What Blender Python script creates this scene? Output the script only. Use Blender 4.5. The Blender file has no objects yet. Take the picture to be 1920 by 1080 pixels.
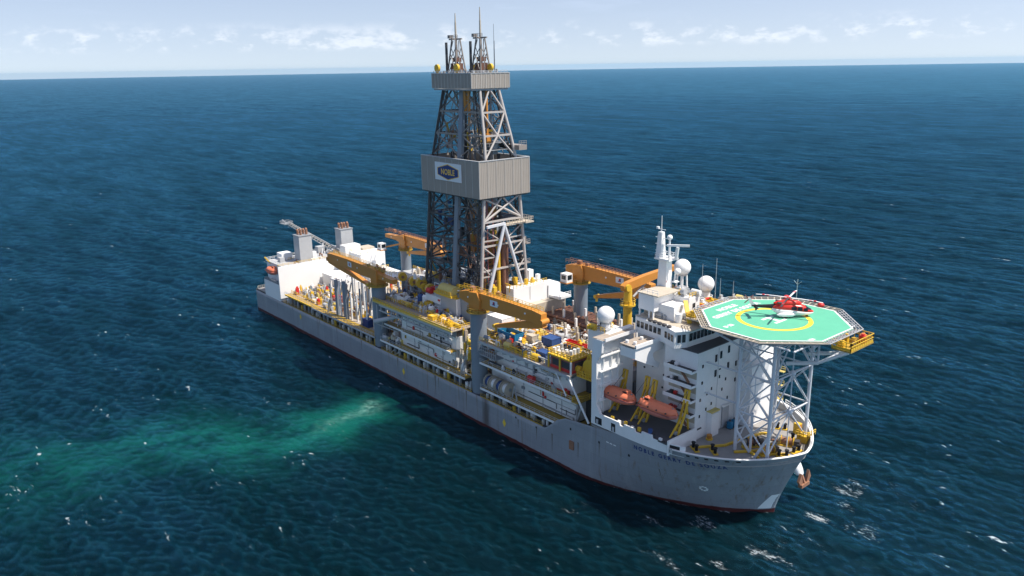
import bpy, bmesh, math, random
import numpy as np
from mathutils import Vector, Matrix
random.seed(7)
PI = math.pi
sc = bpy.context.scene
COL = sc.collection
R = math.radians

# ------------------------------------------------------------------ materials
def new_mat(name):
    m = bpy.data.materials.new(name); m.use_nodes = True
    nt = m.node_tree
    return m, nt, nt.nodes['Principled BSDF']

def paint(name, col, rough=.5, var=.18, scale=.35, metal=0., rust=0., rustcol=(.16, .07, .03), streak=False, bump=0.):
    """painted / weathered surface: noise variation, optional rust patches and vertical streaks"""
    m, nt, b = new_mat(name)
    N, L = nt.nodes, nt.links
    tc = N.new('ShaderNodeTexCoord')
    no = N.new('ShaderNodeTexNoise'); no.inputs['Scale'].default_value = scale; no.inputs['Detail'].default_value = 6
    no.inputs['Roughness'].default_value = .65
    geo = N.new('ShaderNodeNewGeometry')
    L.new(geo.outputs['Position'], no.inputs['Vector'])
    mix = N.new('ShaderNodeMix'); mix.data_type = 'RGBA'
    mix.inputs['A'].default_value = (*[c * (1 - var) for c in col], 1)
    mix.inputs['B'].default_value = (*[min(1, c * (1 + var * .7)) for c in col], 1)
    L.new(no.outputs['Fac'], mix.inputs['Factor'])
    out = mix.outputs['Result']
    if rust > 0:
        mp = N.new('ShaderNodeMapping'); L.new(geo.outputs['Position'], mp.inputs['Vector'])
        mp.inputs['Scale'].default_value = (1.1, 1.1, .10 if streak else 1.0)
        n2 = N.new('ShaderNodeTexNoise'); n2.inputs['Scale'].default_value = .55 if streak else .9; n2.inputs['Detail'].default_value = 8
        n2.inputs['Roughness'].default_value = .7
        L.new(mp.outputs['Vector'], n2.inputs['Vector'])
        cr = N.new('ShaderNodeValToRGB')
        cr.color_ramp.elements[0].position = .72 - rust * .35; cr.color_ramp.elements[1].position = .86 - rust * .25
        L.new(n2.outputs['Fac'], cr.inputs['Fac'])
        mul = N.new('ShaderNodeMath'); mul.operation = 'MULTIPLY'; mul.inputs[1].default_value = .75
        L.new(cr.outputs['Color'], mul.inputs[0])
        mx = N.new('ShaderNodeMix'); mx.data_type = 'RGBA'; L.new(mul.outputs[0], mx.inputs['Factor'])
        L.new(out, mx.inputs['A']); mx.inputs['B'].default_value = (*rustcol, 1)
        out = mx.outputs['Result']
    L.new(out, b.inputs['Base Color'])
    b.inputs['Roughness'].default_value = rough; b.inputs['Metallic'].default_value = metal
    b.inputs['Specular IOR Level'].default_value = .35
    return m

M = {}
M['white'] = paint('white_paint', (.80, .80, .785), .45, .1, .5, rust=.18, rustcol=(.38, .27, .18), streak=True)
M['white_clean'] = paint('clean_white_paint', (.83, .83, .82), .4, .05)
M['white_dirty'] = paint('dirty_white_paint', (.77, .77, .75), .5, .14, .6, rust=.30, rustcol=(.26, .19, .13), streak=True)
M['cream'] = paint('cream_deck_paint', (.50, .44, .35), .6, .25, .8, rust=.3, rustcol=(.25, .17, .11))
M['grey_light'] = paint('light_grey_paint', (.42, .43, .44), .5, .15, .6, rust=.2, rustcol=(.2, .15, .12))
M['grey'] = paint('grey_paint', (.27, .29, .31), .55, .18, .5, rust=.25)
M['column_grey'] = paint('column_blue_grey', (.20, .235, .275), .5, .12, .4, rust=.15, rustcol=(.14, .11, .09), streak=True)
M['dark'] = paint('dark_steel', (.05, .05, .055), .6, .3, .8)
M['black'] = paint('black_rubber', (.012, .012, .014), .7, .2)
M['deck_dark'] = paint('dark_grey_deck', (.085, .087, .095), .7, .2, .4, rust=.2, rustcol=(.13, .1, .08))
M['deck_light'] = paint('light_grey_deck', (.285, .275, .265), .65, .22, .6, rust=.3, rustcol=(.22, .15, .1))
M['deck_tan'] = paint('worn_tan_deck', (.37, .31, .25), .7, .3, .8, rust=.45, rustcol=(.17, .11, .08))
M['yellow'] = paint('safety_yellow', (.68, .43, .035), .45, .12, .8)
M['yellow_dim'] = paint('worn_yellow_grating', (.42, .27, .04), .6, .35, 1.2, rust=.4, rustcol=(.15, .1, .06))
M['orange_crane'] = paint('amber_crane_paint', (.56, .235, .04), .42, .14, .5, rust=.2, rustcol=(.25, .12, .05))
M['red'] = paint('red_paint', (.58, .035, .03), .45, .15)
M['maroon'] = paint('maroon_pipe', (.30, .10, .09), .5, .2)
M['pink_pipe'] = paint('faded_red_pipe', (.45, .16, .14), .5, .2)
M['blue'] = paint('blue_paint', (.03, .075, .22), .5, .3)
M['teal'] = paint('teal_blue_paint', (.015, .17, .33), .4, .15)
M['orange_boat'] = paint('lifeboat_orange', (.80, .22, .11), .45, .16, 1.2)
M['orange_dull'] = paint('lifeboat_hull_coral', (.55, .17, .12), .55, .18, 1.0)
M['brown_pipe'] = paint('brown_riser_steel', (.17, .085, .06), .6, .35, 1.0)
M['rust_steel'] = paint('rusty_steel', (.30, .15, .09), .7, .4, 1.0)
M['derrick'] = paint('derrick_grey', (.27, .24, .215), .5, .25, .5, rust=.45, rustcol=(.24, .16, .12))
M['derrick_shaded'] = paint('derrick_shaded_steel', (.065, .058, .056), .55, .3, .6, rust=.35, rustcol=(.14, .085, .055))  # shade put into the steel colour: aft and side faces, inner lattice
M['derrick_sunlit'] = paint('derrick_sunlit_steel', (.43, .40, .375), .5, .18, .5, rust=.25, rustcol=(.30, .21, .15))  # sunlight put into the steel colour of the forward face
M['cladding'] = paint('windwall_grey', (.34, .305, .265), .5, .08, .3, rust=.12, rustcol=(.22, .18, .15), streak=True)
M['cladding_rib'] = paint('windwall_rib', (.46, .43, .39), .5, .1)
M['galv'] = paint('truss_white_grey', (.60, .62, .65), .45, .1, .6)
M['heli_green'] = paint('helideck_green', (.11, .435, .28), .6, .12, .5, rust=.16, rustcol=(.13, .32, .23))
M['line_white'] = paint('marking_white', (.80, .80, .78), .6, .06)
M['line_yellow'] = paint('marking_yellow', (.80, .55, .05), .6, .06)
M['heli_red'] = paint('helicopter_red', (.62, .035, .025), .25, .06)
M['heli_white'] = paint('helicopter_white', (.78, .77, .77), .25, .04)
M['heli_black'] = paint('helicopter_black', (.015, .015, .017), .3, .1)
M['radome'] = paint('radome_white', (.80, .80, .79), .4, .03, .8)
M['navy'] = paint('navy_lettering', (.012, .04, .17), .5, .1)
M['gold'] = paint('gold_lettering', (.85, .52, .07), .5, .08)
M['sign_white'] = paint('sign_white', (.72, .74, .76), .45, .06)
M['yellow_pale'] = paint('faded_yellow', (.62, .50, .16), .6, .15)
m, nt, b = new_mat('dark_glass'); b.inputs['Base Color'].default_value = (.015, .02, .025, 1); b.inputs['Roughness'].default_value = .08; M['glass'] = m

def hull_material():
    m, nt, b = new_mat('hull_plating')
    N, L = nt.nodes, nt.links
    geo = N.new('ShaderNodeNewGeometry'); sep = N.new('ShaderNodeSeparateXYZ'); L.new(geo.outputs['Position'], sep.inputs[0])
    # plate seams: brick pattern in x,z
    cmb = N.new('ShaderNodeCombineXYZ'); L.new(sep.outputs['X'], cmb.inputs[0]); L.new(sep.outputs['Z'], cmb.inputs[1])
    n1 = N.new('ShaderNodeTexNoise'); n1.inputs['Scale'].default_value = .12; n1.inputs['Detail'].default_value = 5; L.new(geo.outputs['Position'], n1.inputs['Vector'])
    mix = N.new('ShaderNodeMix'); mix.data_type = 'RGBA'; L.new(n1.outputs['Fac'], mix.inputs['Factor'])
    mix.inputs['A'].default_value = (.235, .25, .27, 1); mix.inputs['B'].default_value = (.32, .335, .355, 1)
    br = N.new('ShaderNodeTexBrick'); L.new(cmb.outputs[0], br.inputs['Vector'])
    br.inputs['Scale'].default_value = 1; br.inputs['Brick Width'].default_value = 9; br.inputs['Row Height'].default_value = 2.6
    br.inputs['Mortar Size'].default_value = .045; br.inputs['Color1'].default_value = (1, 1, 1, 1); br.inputs['Color2'].default_value = (.93, .93, .94, 1); br.inputs['Mortar'].default_value = (.84, .83, .82, 1)
    mm = N.new('ShaderNodeMix'); mm.data_type = 'RGBA'; mm.blend_type = 'MULTIPLY'; mm.inputs['Factor'].default_value = 1
    L.new(mix.outputs['Result'], mm.inputs['A']); L.new(br.outputs['Color'], mm.inputs['B'])
    out = mm.outputs['Result']
    def streak(scale, lo, hi, col, amt):
        nonlocal out
        mp = N.new('ShaderNodeMapping'); mp.inputs['Scale'].default_value = (1, 1, .07); L.new(geo.outputs['Position'], mp.inputs['Vector'])
        n = N.new('ShaderNodeTexNoise'); n.inputs['Scale'].default_value = scale; n.inputs['Detail'].default_value = 7; n.inputs['Roughness'].default_value = .68
        L.new(mp.outputs[0], n.inputs['Vector'])
        r = N.new('ShaderNodeMapRange'); r.inputs[1].default_value = lo; r.inputs[2].default_value = hi; r.inputs[4].default_value = amt; L.new(n.outputs['Fac'], r.inputs[0])
        x = N.new('ShaderNodeMix'); x.data_type = 'RGBA'; L.new(r.outputs[0], x.inputs['Factor']); L.new(out, x.inputs['A']); x.inputs['B'].default_value = (*col, 1); out = x.outputs['Result']
    streak(.45, .53, .75, (.16, .15, .145), .5)
    streak(.9, .56, .70, (.20, .115, .065), .6)
    streak(.3, .56, .72, (.42, .43, .445), .4)
    # one big brown discharge stain below the forward crane column
    sx = N.new('ShaderNodeMath'); sx.operation = 'SUBTRACT'; sx.inputs[1].default_value = 155.5; L.new(sep.outputs['X'], sx.inputs[0])
    ab = N.new('ShaderNodeMath'); ab.operation = 'ABSOLUTE'; L.new(sx.outputs[0], ab.inputs[0])
    n3 = N.new('ShaderNodeTexNoise'); n3.inputs['Scale'].default_value = .9; n3.inputs['Detail'].default_value = 6
    mp = N.new('ShaderNodeMapping'); mp.inputs['Scale'].default_value = (1, 1, .15); L.new(geo.outputs['Position'], mp.inputs['Vector']); L.new(mp.outputs[0], n3.inputs['Vector'])
    ad = N.new('ShaderNodeMath'); ad.operation = 'MULTIPLY_ADD'; ad.inputs[1].default_value = 3.2; L.new(n3.outputs['Fac'], ad.inputs[0]); L.new(ab.outputs[0], ad.inputs[2])
    r = N.new('ShaderNodeMapRange'); r.inputs[1].default_value = 3.6; r.inputs[2].default_value = 2.0; r.inputs[3].default_value = 0; r.inputs[4].default_value = .8; L.new(ad.outputs[0], r.inputs[0])
    y0 = N.new('ShaderNodeMath'); y0.operation = 'LESS_THAN'; y0.inputs[1].default_value = 0; L.new(sep.outputs['Y'], y0.inputs[0])
    ml = N.new('ShaderNodeMath'); ml.operation = 'MULTIPLY'; L.new(r.outputs[0], ml.inputs[0]); L.new(y0.outputs[0], ml.inputs[1])
    x = N.new('ShaderNodeMix'); x.data_type = 'RGBA'; L.new(ml.outputs[0], x.inputs['Factor']); L.new(out, x.inputs['A']); x.inputs['B'].default_value = (.085, .065, .055, 1); out = x.outputs['Result']
    # antifouling below z = 1.1 (ragged edge)
    n4 = N.new('ShaderNodeTexNoise'); n4.inputs['Scale'].default_value = .5; n4.inputs['Detail'].default_value = 5; L.new(geo.outputs['Position'], n4.inputs['Vector'])
    zz = N.new('ShaderNodeMath'); zz.operation = 'MULTIPLY_ADD'; zz.inputs[1].default_value = .5; L.new(n4.outputs['Fac'], zz.inputs[0]); L.new(sep.outputs['Z'], zz.inputs[2])
    lt = N.new('ShaderNodeMath'); lt.operation = 'LESS_THAN'; lt.inputs[1].default_value = 1.12; L.new(zz.outputs[0], lt.inputs[0])
    x = N.new('ShaderNodeMix'); x.data_type = 'RGBA'; L.new(lt.outputs[0], x.inputs['Factor']); L.new(out, x.inputs['A'])
    rr = N.new('ShaderNodeMix'); rr.data_type = 'RGBA'; L.new(n4.outputs['Fac'], rr.inputs['Factor']); rr.inputs['A'].default_value = (.06, .012, .012, 1); rr.inputs['B'].default_value = (.11, .018, .016, 1)
    L.new(rr.outputs['Result'], x.inputs['B']); out = x.outputs['Result']
    L.new(out, b.inputs['Base Color']); b.inputs['Roughness'].default_value = .42; b.inputs['Specular IOR Level'].default_value = .35
    return m
M['hull'] = hull_material()
M['hull_rust'] = paint('hull_rust_run', (.19, .165, .15), .6, .35, 1.6)

# ------------------------------------------------------------------ mesh builder
class MB:
    def __init__(s): s.v = []; s.f = []; s.sm = []
    def add(s, vs, fs, smooth=False):
        o = len(s.v); s.v += [tuple(v) for v in vs]
        for f in fs: s.f.append([i + o for i in f]); s.sm.append(smooth)
        return s
    def box(s, x0, x1, y0, y1, z0, z1):
        vs = [(x, y, z) for x in (x0, x1) for y in (y0, y1) for z in (z0, z1)]
        return s.add(vs, [(0, 1, 3, 2), (4, 6, 7, 5), (0, 4, 5, 1), (2, 3, 7, 6), (0, 2, 6, 4), (1, 5, 7, 3)])
    def bar(s, p, q, w, h=None, up=(0, 0, 1)):
        h = h or w; p = Vector(p); q = Vector(q); d = (q - p)
        if d.length < 1e-6: return s
        d.normalize(); u = Vector(up)
        if abs(d.dot(u)) > .98: u = Vector((1, 0, 0))
        a = d.cross(u).normalized() * w / 2; c = a.cross(d).normalized() * h / 2
        vs = [b + i * a + j * c for b in (p, q) for i, j in ((-1, -1), (1, -1), (1, 1), (-1, 1))]
        return s.add(vs, [(3, 2, 1, 0), (4, 5, 6, 7), (0, 1, 5, 4), (1, 2, 6, 5), (2, 3, 7, 6), (3, 0, 4, 7)])
    def cyl(s, p, q, r, r2=None, n=10, cap=True):
        r2 = r if r2 is None else r2; p = Vector(p); q = Vector(q); d = (q - p).normalized()
        u = Vector((0, 0, 1)) if abs(d.z) < .95 else Vector((1, 0, 0))
        a = d.cross(u).normalized(); c = d.cross(a)
        vs = []
        for b, rr in ((p, r), (q, r2)):
            for i in range(n):
                t = 2 * PI * i / n; vs.append(b + (a * math.cos(t) + c * math.sin(t)) * rr)
        s.add(vs, [(i, i + n, (i + 1) % n + n, (i + 1) % n) for i in range(n)], n > 6)
        if cap: s.add(vs, [list(range(n)), list(range(2 * n - 1, n - 1, -1))])
        return s
    def path(s, pts, r, n=6):
        for a, b in zip(pts, pts[1:]): s.cyl(a, b, r, n=n)
        return s
    def sphere(s, c, r, n=20, m=12, sz=1.):
        c = Vector(c); vs = [c + Vector((0, 0, r * sz))]
        for j in range(1, m):
            ph = PI * j / m
            for i in range(n):
                t = 2 * PI * i / n; vs.append(c + Vector((r * math.sin(ph) * math.cos(t), r * math.sin(ph) * math.sin(t), r * sz * math.cos(ph))))
        vs.append(c - Vector((0, 0, r * sz))); fs = []
        for i in range(n): fs.append((0, 1 + i, 1 + (i + 1) % n))
        for j in range(m - 2):
            for i in range(n): fs.append((1 + j * n + i, 1 + (j + 1) * n + i, 1 + (j + 1) * n + (i + 1) % n, 1 + j * n + (i + 1) % n))
        k = 1 + (m - 2) * n
        for i in range(n): fs.append((len(vs) - 1, k + (i + 1) % n, k + i))
        return s.add(vs, fs, True)
    def prism(s, poly, a, b, axis='z'):
        def P(u, v, w): return {'z': (u, v, w), 'y': (u, w, v), 'x': (w, u, v)}[axis]
        n = len(poly); vs = [P(u, v, a) for u, v in poly] + [P(u, v, b) for u, v in poly]
        return s.add(vs, [(i, (i + 1) % n, (i + 1) % n + n, i + n) for i in range(n)] + [list(range(n - 1, -1, -1)), list(range(n, 2 * n))])
    def loft(s, rings, smooth=True, cap=True):
        n = len(rings[0]); vs = [v for r in rings for v in r]
        fs = [(k * n + i, k * n + (i + 1) % n, (k + 1) * n + (i + 1) % n, (k + 1) * n + i) for k in range(len(rings) - 1) for i in range(n)]
        s.add(vs, fs, smooth)
        if cap: s.add(vs, [list(range(n - 1, -1, -1)), [(len(rings) - 1) * n + i for i in range(n)]])
        return s
    def rail(s, pts, h=1.1, step=1.8, r=.05, closed=False):
        pts = [Vector(p) for p in pts]
        if closed: pts.append(pts[0])
        for a, b in zip(pts, pts[1:]):
            L = (b - a).length; k = max(1, round(L / step))
            for i in range(k + 1):
                p = a.lerp(b, i / k); s.bar(p, p + Vector((0, 0, h)), r * 1.6)
            for t in (1., .55):
                s.bar(a + Vector((0, 0, h * t)), b + Vector((0, 0, h * t)), r * 1.8)
        return s
    def build(s, name, mat, parent=None, origin=None):
        me = bpy.data.meshes.new(name); me.from_pydata([Vector(v) for v in s.v], [], s.f)
        me.polygons.foreach_set('use_smooth', s.sm); me.update()
        bm = bmesh.new(); bm.from_mesh(me); bmesh.ops.recalc_face_normals(bm, faces=bm.faces); bm.to_mesh(me); bm.free()
        me.materials.append(M[mat] if isinstance(mat, str) else mat)
        o = bpy.data.objects.new(name, me); COL.objects.link(o)
        if parent: o.parent = parent; o.matrix_parent_inverse = Matrix.Translation(-world_loc(parent))
        return o

def world_loc(o):
    return Vector(o.get('_w', (0, 0, 0)))
def tag(o, label=None, cat=None, group=None, kind=None):
    if label: o['label'] = label
    if cat: o['category'] = cat
    if group: o['group'] = group
    if kind: o['kind'] = kind
    return o
def thing(name, loc, label, cat, group=None):
    o = bpy.data.objects.new(name, None); COL.objects.link(o); o.location = loc; o['_w'] = tuple(loc); o.empty_display_size = .5
    return tag(o, label, cat, group)

def text_mb(body, size, fn, spacing=1., depth=0., bold=0.):
    cu = bpy.data.curves.new('lettering', 'FONT'); cu.body = body; cu.size = size; cu.align_x = 'CENTER'; cu.align_y = 'CENTER'
    cu.space_character = spacing; cu.extrude = depth; cu.offset = bold; cu.resolution_u = 3
    o = bpy.data.objects.new('lettering', cu); me = bpy.data.meshes.new_from_object(o)
    mb = MB(); mb.add([fn(*v.co) for v in me.vertices], [list(p.vertices) for p in me.polygons])
    bpy.data.objects.remove(o); bpy.data.meshes.remove(me); bpy.data.curves.remove(cu)
    return mb

# ------------------------------------------------------------------ camera
cam = bpy.data.cameras.new('camera'); co = bpy.data.objects.new('camera', cam); COL.objects.link(co)
yaw, pitch, roll = 2.44114946, .272584731, -.0166866235
CAMP = Vector((314.6556, -145.0468, 96.4826))
f = Vector((math.cos(yaw) * math.cos(pitch), math.sin(yaw) * math.cos(pitch), -math.sin(pitch)))
r_ = f.cross(Vector((0, 0, 1))).normalized(); u_ = r_.cross(f)
r2 = r_ * math.cos(roll) + u_ * math.sin(roll); u2 = u_ * math.cos(roll) - r_ * math.sin(roll)
mw = Matrix((r2, u2, -f)).transposed().to_4x4(); mw.translation = CAMP
co.matrix_world = mw
cam.sensor_width = 36; cam.lens = 1486.81461 / 1920 * 36; cam.clip_end = 90000; cam.clip_start = 1
sc.camera = co

# ------------------------------------------------------------------ light and sky
SUN_AZ, SUN_EL = R(36), R(60)
sun = bpy.data.lights.new('sun', 'SUN'); sun.energy = 5.0; sun.angle = R(.53); sun.color = (1, .93, .83)
so = bpy.data.objects.new('sun', sun); COL.objects.link(so)
sd = Vector((math.cos(SUN_AZ) * math.cos(SUN_EL), math.sin(SUN_AZ) * math.cos(SUN_EL), math.sin(SUN_EL)))
so.rotation_euler = sd.to_track_quat('Z', 'Y').to_euler(); so.location = (0, 0, 300)
w = bpy.data.worlds.new('World'); sc.world = w; w.use_nodes = True
N, L = w.node_tree.nodes, w.node_tree.links
bg = N['Background']; bg.inputs['Strength'].default_value = .122
sky = N.new('ShaderNodeTexSky'); sky.sky_type = 'NISHITA'; sky.sun_disc = False
sky.sun_elevation = SUN_EL; sky.sun_rotation = PI / 2 - SUN_AZ; sky.altitude = 90; sky.air_density = 1.0; sky.dust_density = .6; sky.ozone_density = 2.5
tc = N.new('ShaderNodeTexCoord'); sp = N.new('ShaderNodeSeparateXYZ'); L.new(tc.outputs['Generated'], sp.inputs[0])
mx = N.new('ShaderNodeMath'); mx.operation = 'MAXIMUM'; mx.inputs[1].default_value = .004; L.new(sp.outputs['Z'], mx.inputs[0])
cb = N.new('ShaderNodeCombineXYZ'); L.new(sp.outputs['X'], cb.inputs[0]); L.new(sp.outputs['Y'], cb.inputs[1]); L.new(mx.outputs[0], cb.inputs[2])
lift = N.new('ShaderNodeMath'); lift.operation = 'MULTIPLY_ADD'; lift.inputs[1].default_value = .88; lift.inputs[2].default_value = .11; L.new(mx.outputs[0], lift.inputs[0])
cb2 = N.new('ShaderNodeCombineXYZ'); L.new(sp.outputs['X'], cb2.inputs[0]); L.new(sp.outputs['Y'], cb2.inputs[1]); L.new(lift.outputs[0], cb2.inputs[2])
L.new(cb2.outputs[0], sky.inputs['Vector'])
# far low cumulus: noise over the sky direction, kept to a band above the horizon
def mathn(op, a=None, b_=None, c=None):
    n = N.new('ShaderNodeMath'); n.operation = op
    for i, v in enumerate((a, b_, c)):
        if v is None: continue
        if isinstance(v, (int, float)): n.inputs[i].default_value = v
        else: L.new(v, n.inputs[i])
    return n.outputs[0]
mpn = N.new('ShaderNodeMapping'); mpn.inputs['Scale'].default_value = (1, 1, 2.2); L.new(cb.outputs[0], mpn.inputs['Vector'])
nz = N.new('ShaderNodeTexNoise'); nz.inputs['Scale'].default_value = 38; nz.inputs['Detail'].default_value = 8; nz.inputs['Roughness'].default_value = .62; L.new(mpn.outputs[0], nz.inputs['Vector'])
nl = N.new('ShaderNodeTexNoise'); nl.inputs['Scale'].default_value = 4.5; nl.inputs['Detail'].default_value = 3; L.new(mpn.outputs[0], nl.inputs['Vector'])
def rng(v, a, b_, c=0., d=1.):
    n = N.new('ShaderNodeMapRange'); n.interpolation_type = 'SMOOTHSTEP'; L.new(v, n.inputs[0])
    for i, k in zip((1, 2, 3, 4), (a, b_, c, d)): n.inputs[i].default_value = k
    return n.outputs[0]
band = mathn('MULTIPLY', rng(sp.outputs['Z'], .018, .026), rng(sp.outputs['Z'], .056, .036))
sumn = mathn('MULTIPLY_ADD', nl.outputs['Fac'], .55, mathn('MULTIPLY', nz.outputs['Fac'], .8))
cl = mathn('MULTIPLY', band, rng(sumn, .66, .84))
cl = mathn('MULTIPLY', cl, .33)
band2 = rng(sp.outputs['Z'], .04, .09)
mp2 = N.new('ShaderNodeMapping'); mp2.inputs['Scale'].default_value = (1, 1, 7); mp2.inputs['Location'].default_value = (3, 1, 0); L.new(cb.outputs[0], mp2.inputs['Vector'])
n2 = N.new('ShaderNodeTexNoise'); n2.inputs['Scale'].default_value = 9; n2.inputs['Detail'].default_value = 6; L.new(mp2.outputs[0], n2.inputs['Vector'])
dk = mathn('MULTIPLY', mathn('MULTIPLY', band2, rng(n2.outputs['Fac'], .56, .72)), .28)
SKYT = N.new('ShaderNodeMix'); SKYT.data_type = 'RGBA'; SKYT.blend_type = 'MULTIPLY'; SKYT.inputs['Factor'].default_value = 1
L.new(sky.outputs[0], SKYT.inputs['A']); SKYT.inputs['B'].default_value = (1.34, 1.08, .965, 1)
c1 = N.new('ShaderNodeMix'); c1.data_type = 'RGBA'; L.new(dk, c1.inputs['Factor']); L.new(SKYT.outputs['Result'], c1.inputs['A']); c1.inputs['B'].default_value = (4.6, 5.4, 6.9, 1)
c2 = N.new('ShaderNodeMix'); c2.data_type = 'RGBA'; L.new(cl, c2.inputs['Factor']); L.new(c1.outputs['Result'], c2.inputs['A']); c2.inputs['B'].default_value = (8.2, 8.2, 8.4, 1)
L.new(c2.outputs['Result'], bg.inputs['Color'])
sc.view_settings.view_transform = 'Standard'; sc.view_settings.look = 'None'; sc.view_settings.gamma = 1; sc.view_settings.exposure = .42
sc.view_settings.use_curve_mapping = False

# ------------------------------------------------------------------ sea (one sheet, finer near the ship, displaced by a directional wave spectrum)
def hull_p(z):
    t = min(1., max(0., z / 17.)); st = 190 + 15 * t; tip = 232 + 6.5 * t ** 1.3
    return st, tip, 1.6 + 1.4 * t, 1.3 + .1 * t
def hull_w(x, z):
    st, tip, p, q = hull_p(z)
    if x <= st: return 21. - max(0, 3 - x) * .15
    u = min(1, (x - st) / (tip - st)); return 21. * max(0, 1 - u ** p) ** (1 / q)

def make_sea():
    rng_ = np.random.default_rng(11)
    cx, cy, hgt = CAMP.x, CAMP.y, CAMP.z
    rs = [0., 25., 45.]; rr = 62.
    while rr < 2600: rs.append(rr); rr += max(.42, rr * .0029)
    while rr < 19300: rs.append(rr); rr *= 1.05
    rs.append(19300.); rs = np.array(rs)
    half = R(50); fine = np.linspace(yaw - half, yaw + half, 760, endpoint=False)
    coarse = np.linspace(yaw + half, yaw + 2 * PI - half, 60, endpoint=False)
    th = np.concatenate([fine, coarse]); na, nr = len(th), len(rs)
    X = cx + rs[:, None] * np.cos(th)[None]; Y = cy + rs[:, None] * np.sin(th)[None]
    sp_r = np.gradient(rs)[:, None] * np.ones((1, na)); sp_a = (rs * (2 * half / 760))[:, None]
    space = np.maximum(sp_r, sp_a)
    Z = np.zeros_like(X); DX = np.zeros_like(X); DY = np.zeros_like(X); ST = np.zeros_like(X)
    nw = 110; wl = 1.7 * (38 / 1.7) ** rng_.random(nw); main = R(-82)
    ph = rng_.random(nw) * 2 * PI; di = main + rng_.normal(0, 1, nw) * np.where(wl < 9, .52, .36)
    for k in range(nw):
        kk = 2 * PI / wl[k]; steep = .074 * (1.35 if wl[k] < 4 else .8 if wl[k] < 13 else .40)
        a = steep / kk * 1.15 * min(1, (wl[k] / 4) ** .35) * .42
        att = np.clip((wl[k] / space - 2.2) / 2.5, 0, 1)
        c, s_ = math.cos(di[k]), math.sin(di[k])
        arg = kk * (X * c + Y * s_) + ph[k]
        sn, cs = np.sin(arg), np.cos(arg)
        Z += att * a * cs; DX -= att * a * c * sn * .55; DY -= att * a * s_ * sn * .55
        ST += att * a * kk * cs
    verts = np.stack([X + DX, Y + DY, Z], -1).reshape(-1, 3)
    # discharge plume: distance to its drifting centre line
    pl = np.array([(123, -37), (125.5, -44), (127.6, -51), (123, -62), (117.8, -72), (111, -83), (105, -93), (97, -117), (91, -130), (80, -160), (60, -220)], float)
    Xv, Yv = X.ravel(), Y.ravel(); tur = np.zeros(len(Xv)); core = np.zeros(len(Xv))
    near = np.where((Xv > -60) & (Xv < 230) & (Yv > -330) & (Yv < -18))[0]
    xn, yn = Xv[near], Yv[near]; xn = xn + 3.5 * np.sin(yn * .11 + xn * .05) + 2 * np.sin(yn * .27 - xn * .13); best = np.full(len(near), 1e9); along = np.zeros(len(near)); s0 = 0
    for a, b in zip(pl, pl[1:]):
        d = b - a; Ld = np.hypot(*d); t = np.clip(((xn - a[0]) * d[0] + (yn - a[1]) * d[1]) / Ld ** 2, 0, 1)
        dist = np.hypot(xn - a[0] - t * d[0], yn - a[1] - t * d[1]); m_ = dist < best
        best[m_] = dist[m_]; along[m_] = s0 + t[m_] * Ld; s0 += Ld
    wd = 8.0 + along * .15; amp = np.where(along < 14, 1., .24 + .5 * np.exp(-(along - 14) / 45.) + .26 * np.exp(-(along - 14) / 8.)) * np.clip(along / 5 + .35, 0, 1)
    tur[near] = amp * np.exp(-(best / wd) ** 2) + .30 * np.exp(-(best / (wd * 2.3)) ** 2) * np.exp(-along / 170.)
    core[near] = np.exp(-(best / 2.6) ** 2) * np.clip(1 - along / 26., 0, 1)
    # churned foam where swell meets the bow and along the hull
    foam = np.zeros(len(Xv))
    def blob(x, y, r, s): 
        foam[:] = np.maximum(foam, s * np.exp(-(((Xv - x) ** 2 + (Yv - y) ** 2) / r ** 2)))
    for x, y, r, s in ((239, 22, 9, .9), (241, 12, 8, .8), (239, 4, 6, .8), (233, -6, 5, .95), (226, -14, 7, .9), (216, -22, 7, .75), (204, -25, 6, .5), (246, 26, 14, .75), (249, 6, 13, .7), (238, -15, 11, .75), (224, -27, 11, .72), (240, 34, 12, .6), (208, -32, 9, .6), (232, -30, 10, .55), (212, -36, 8, .66), (202, -33, 7, .62), (220, -40, 9, .62), (236, -26, 8, .66), (196, -44, 6, .58), (243, -6, 8, .7), (252, 18, 9, .66), (244, 40, 10, .58), (256, 30, 8, .55),
                       (186, -72, 2.6, .75), (184, -70, 1.8, .7), (174, -41, 2.2, .6), (82, -34, 2.2, .8), (126, -46, 2, .7), (-3, -45, 2.5, .7), (62, -22, 2, .5)): blob(x, y, r, s)
    nh = np.where((Xv > -3) & (Xv < 240) & (np.abs(Yv) < 26))[0]
    for q in nh:
        if Yv[q] > 4 and Xv[q] < 215: continue
        w_ = hull_w(Xv[q], 0.) if Xv[q] < 232 else 0.; d = abs(Yv[q]) - w_ if Xv[q] < 231.5 else math.hypot(Xv[q] - 231.5, Yv[q])
        if -1 < d < 5: foam[q] = max(foam[q], (.84 if Xv[q] > 195 else .66 if Xv[q] > 120 else .5) * math.exp(-(max(0, d) / 1.6) ** 2))
    idx = np.arange(nr * na).reshape(nr, na); a = idx[:-1]; b = idx[1:]
    quads = np.stack([a, b, np.roll(b, -1, 1), np.roll(a, -1, 1)], -1)[0:].reshape(-1, 4)
    me = bpy.data.meshes.new('sea'); nf = len(quads)
    me.vertices.add(len(verts)); me.vertices.foreach_set('co', verts.astype(np.float32).ravel())
    me.loops.add(nf * 4); me.loops.foreach_set('vertex_index', quads.astype(np.int32).ravel())
    me.polygons.add(nf); me.polygons.foreach_set('loop_start', np.arange(0, nf * 4, 4, dtype=np.int32))
    me.polygons.foreach_set('use_smooth', np.ones(nf, bool)); me.update(calc_edges=True)
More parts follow.
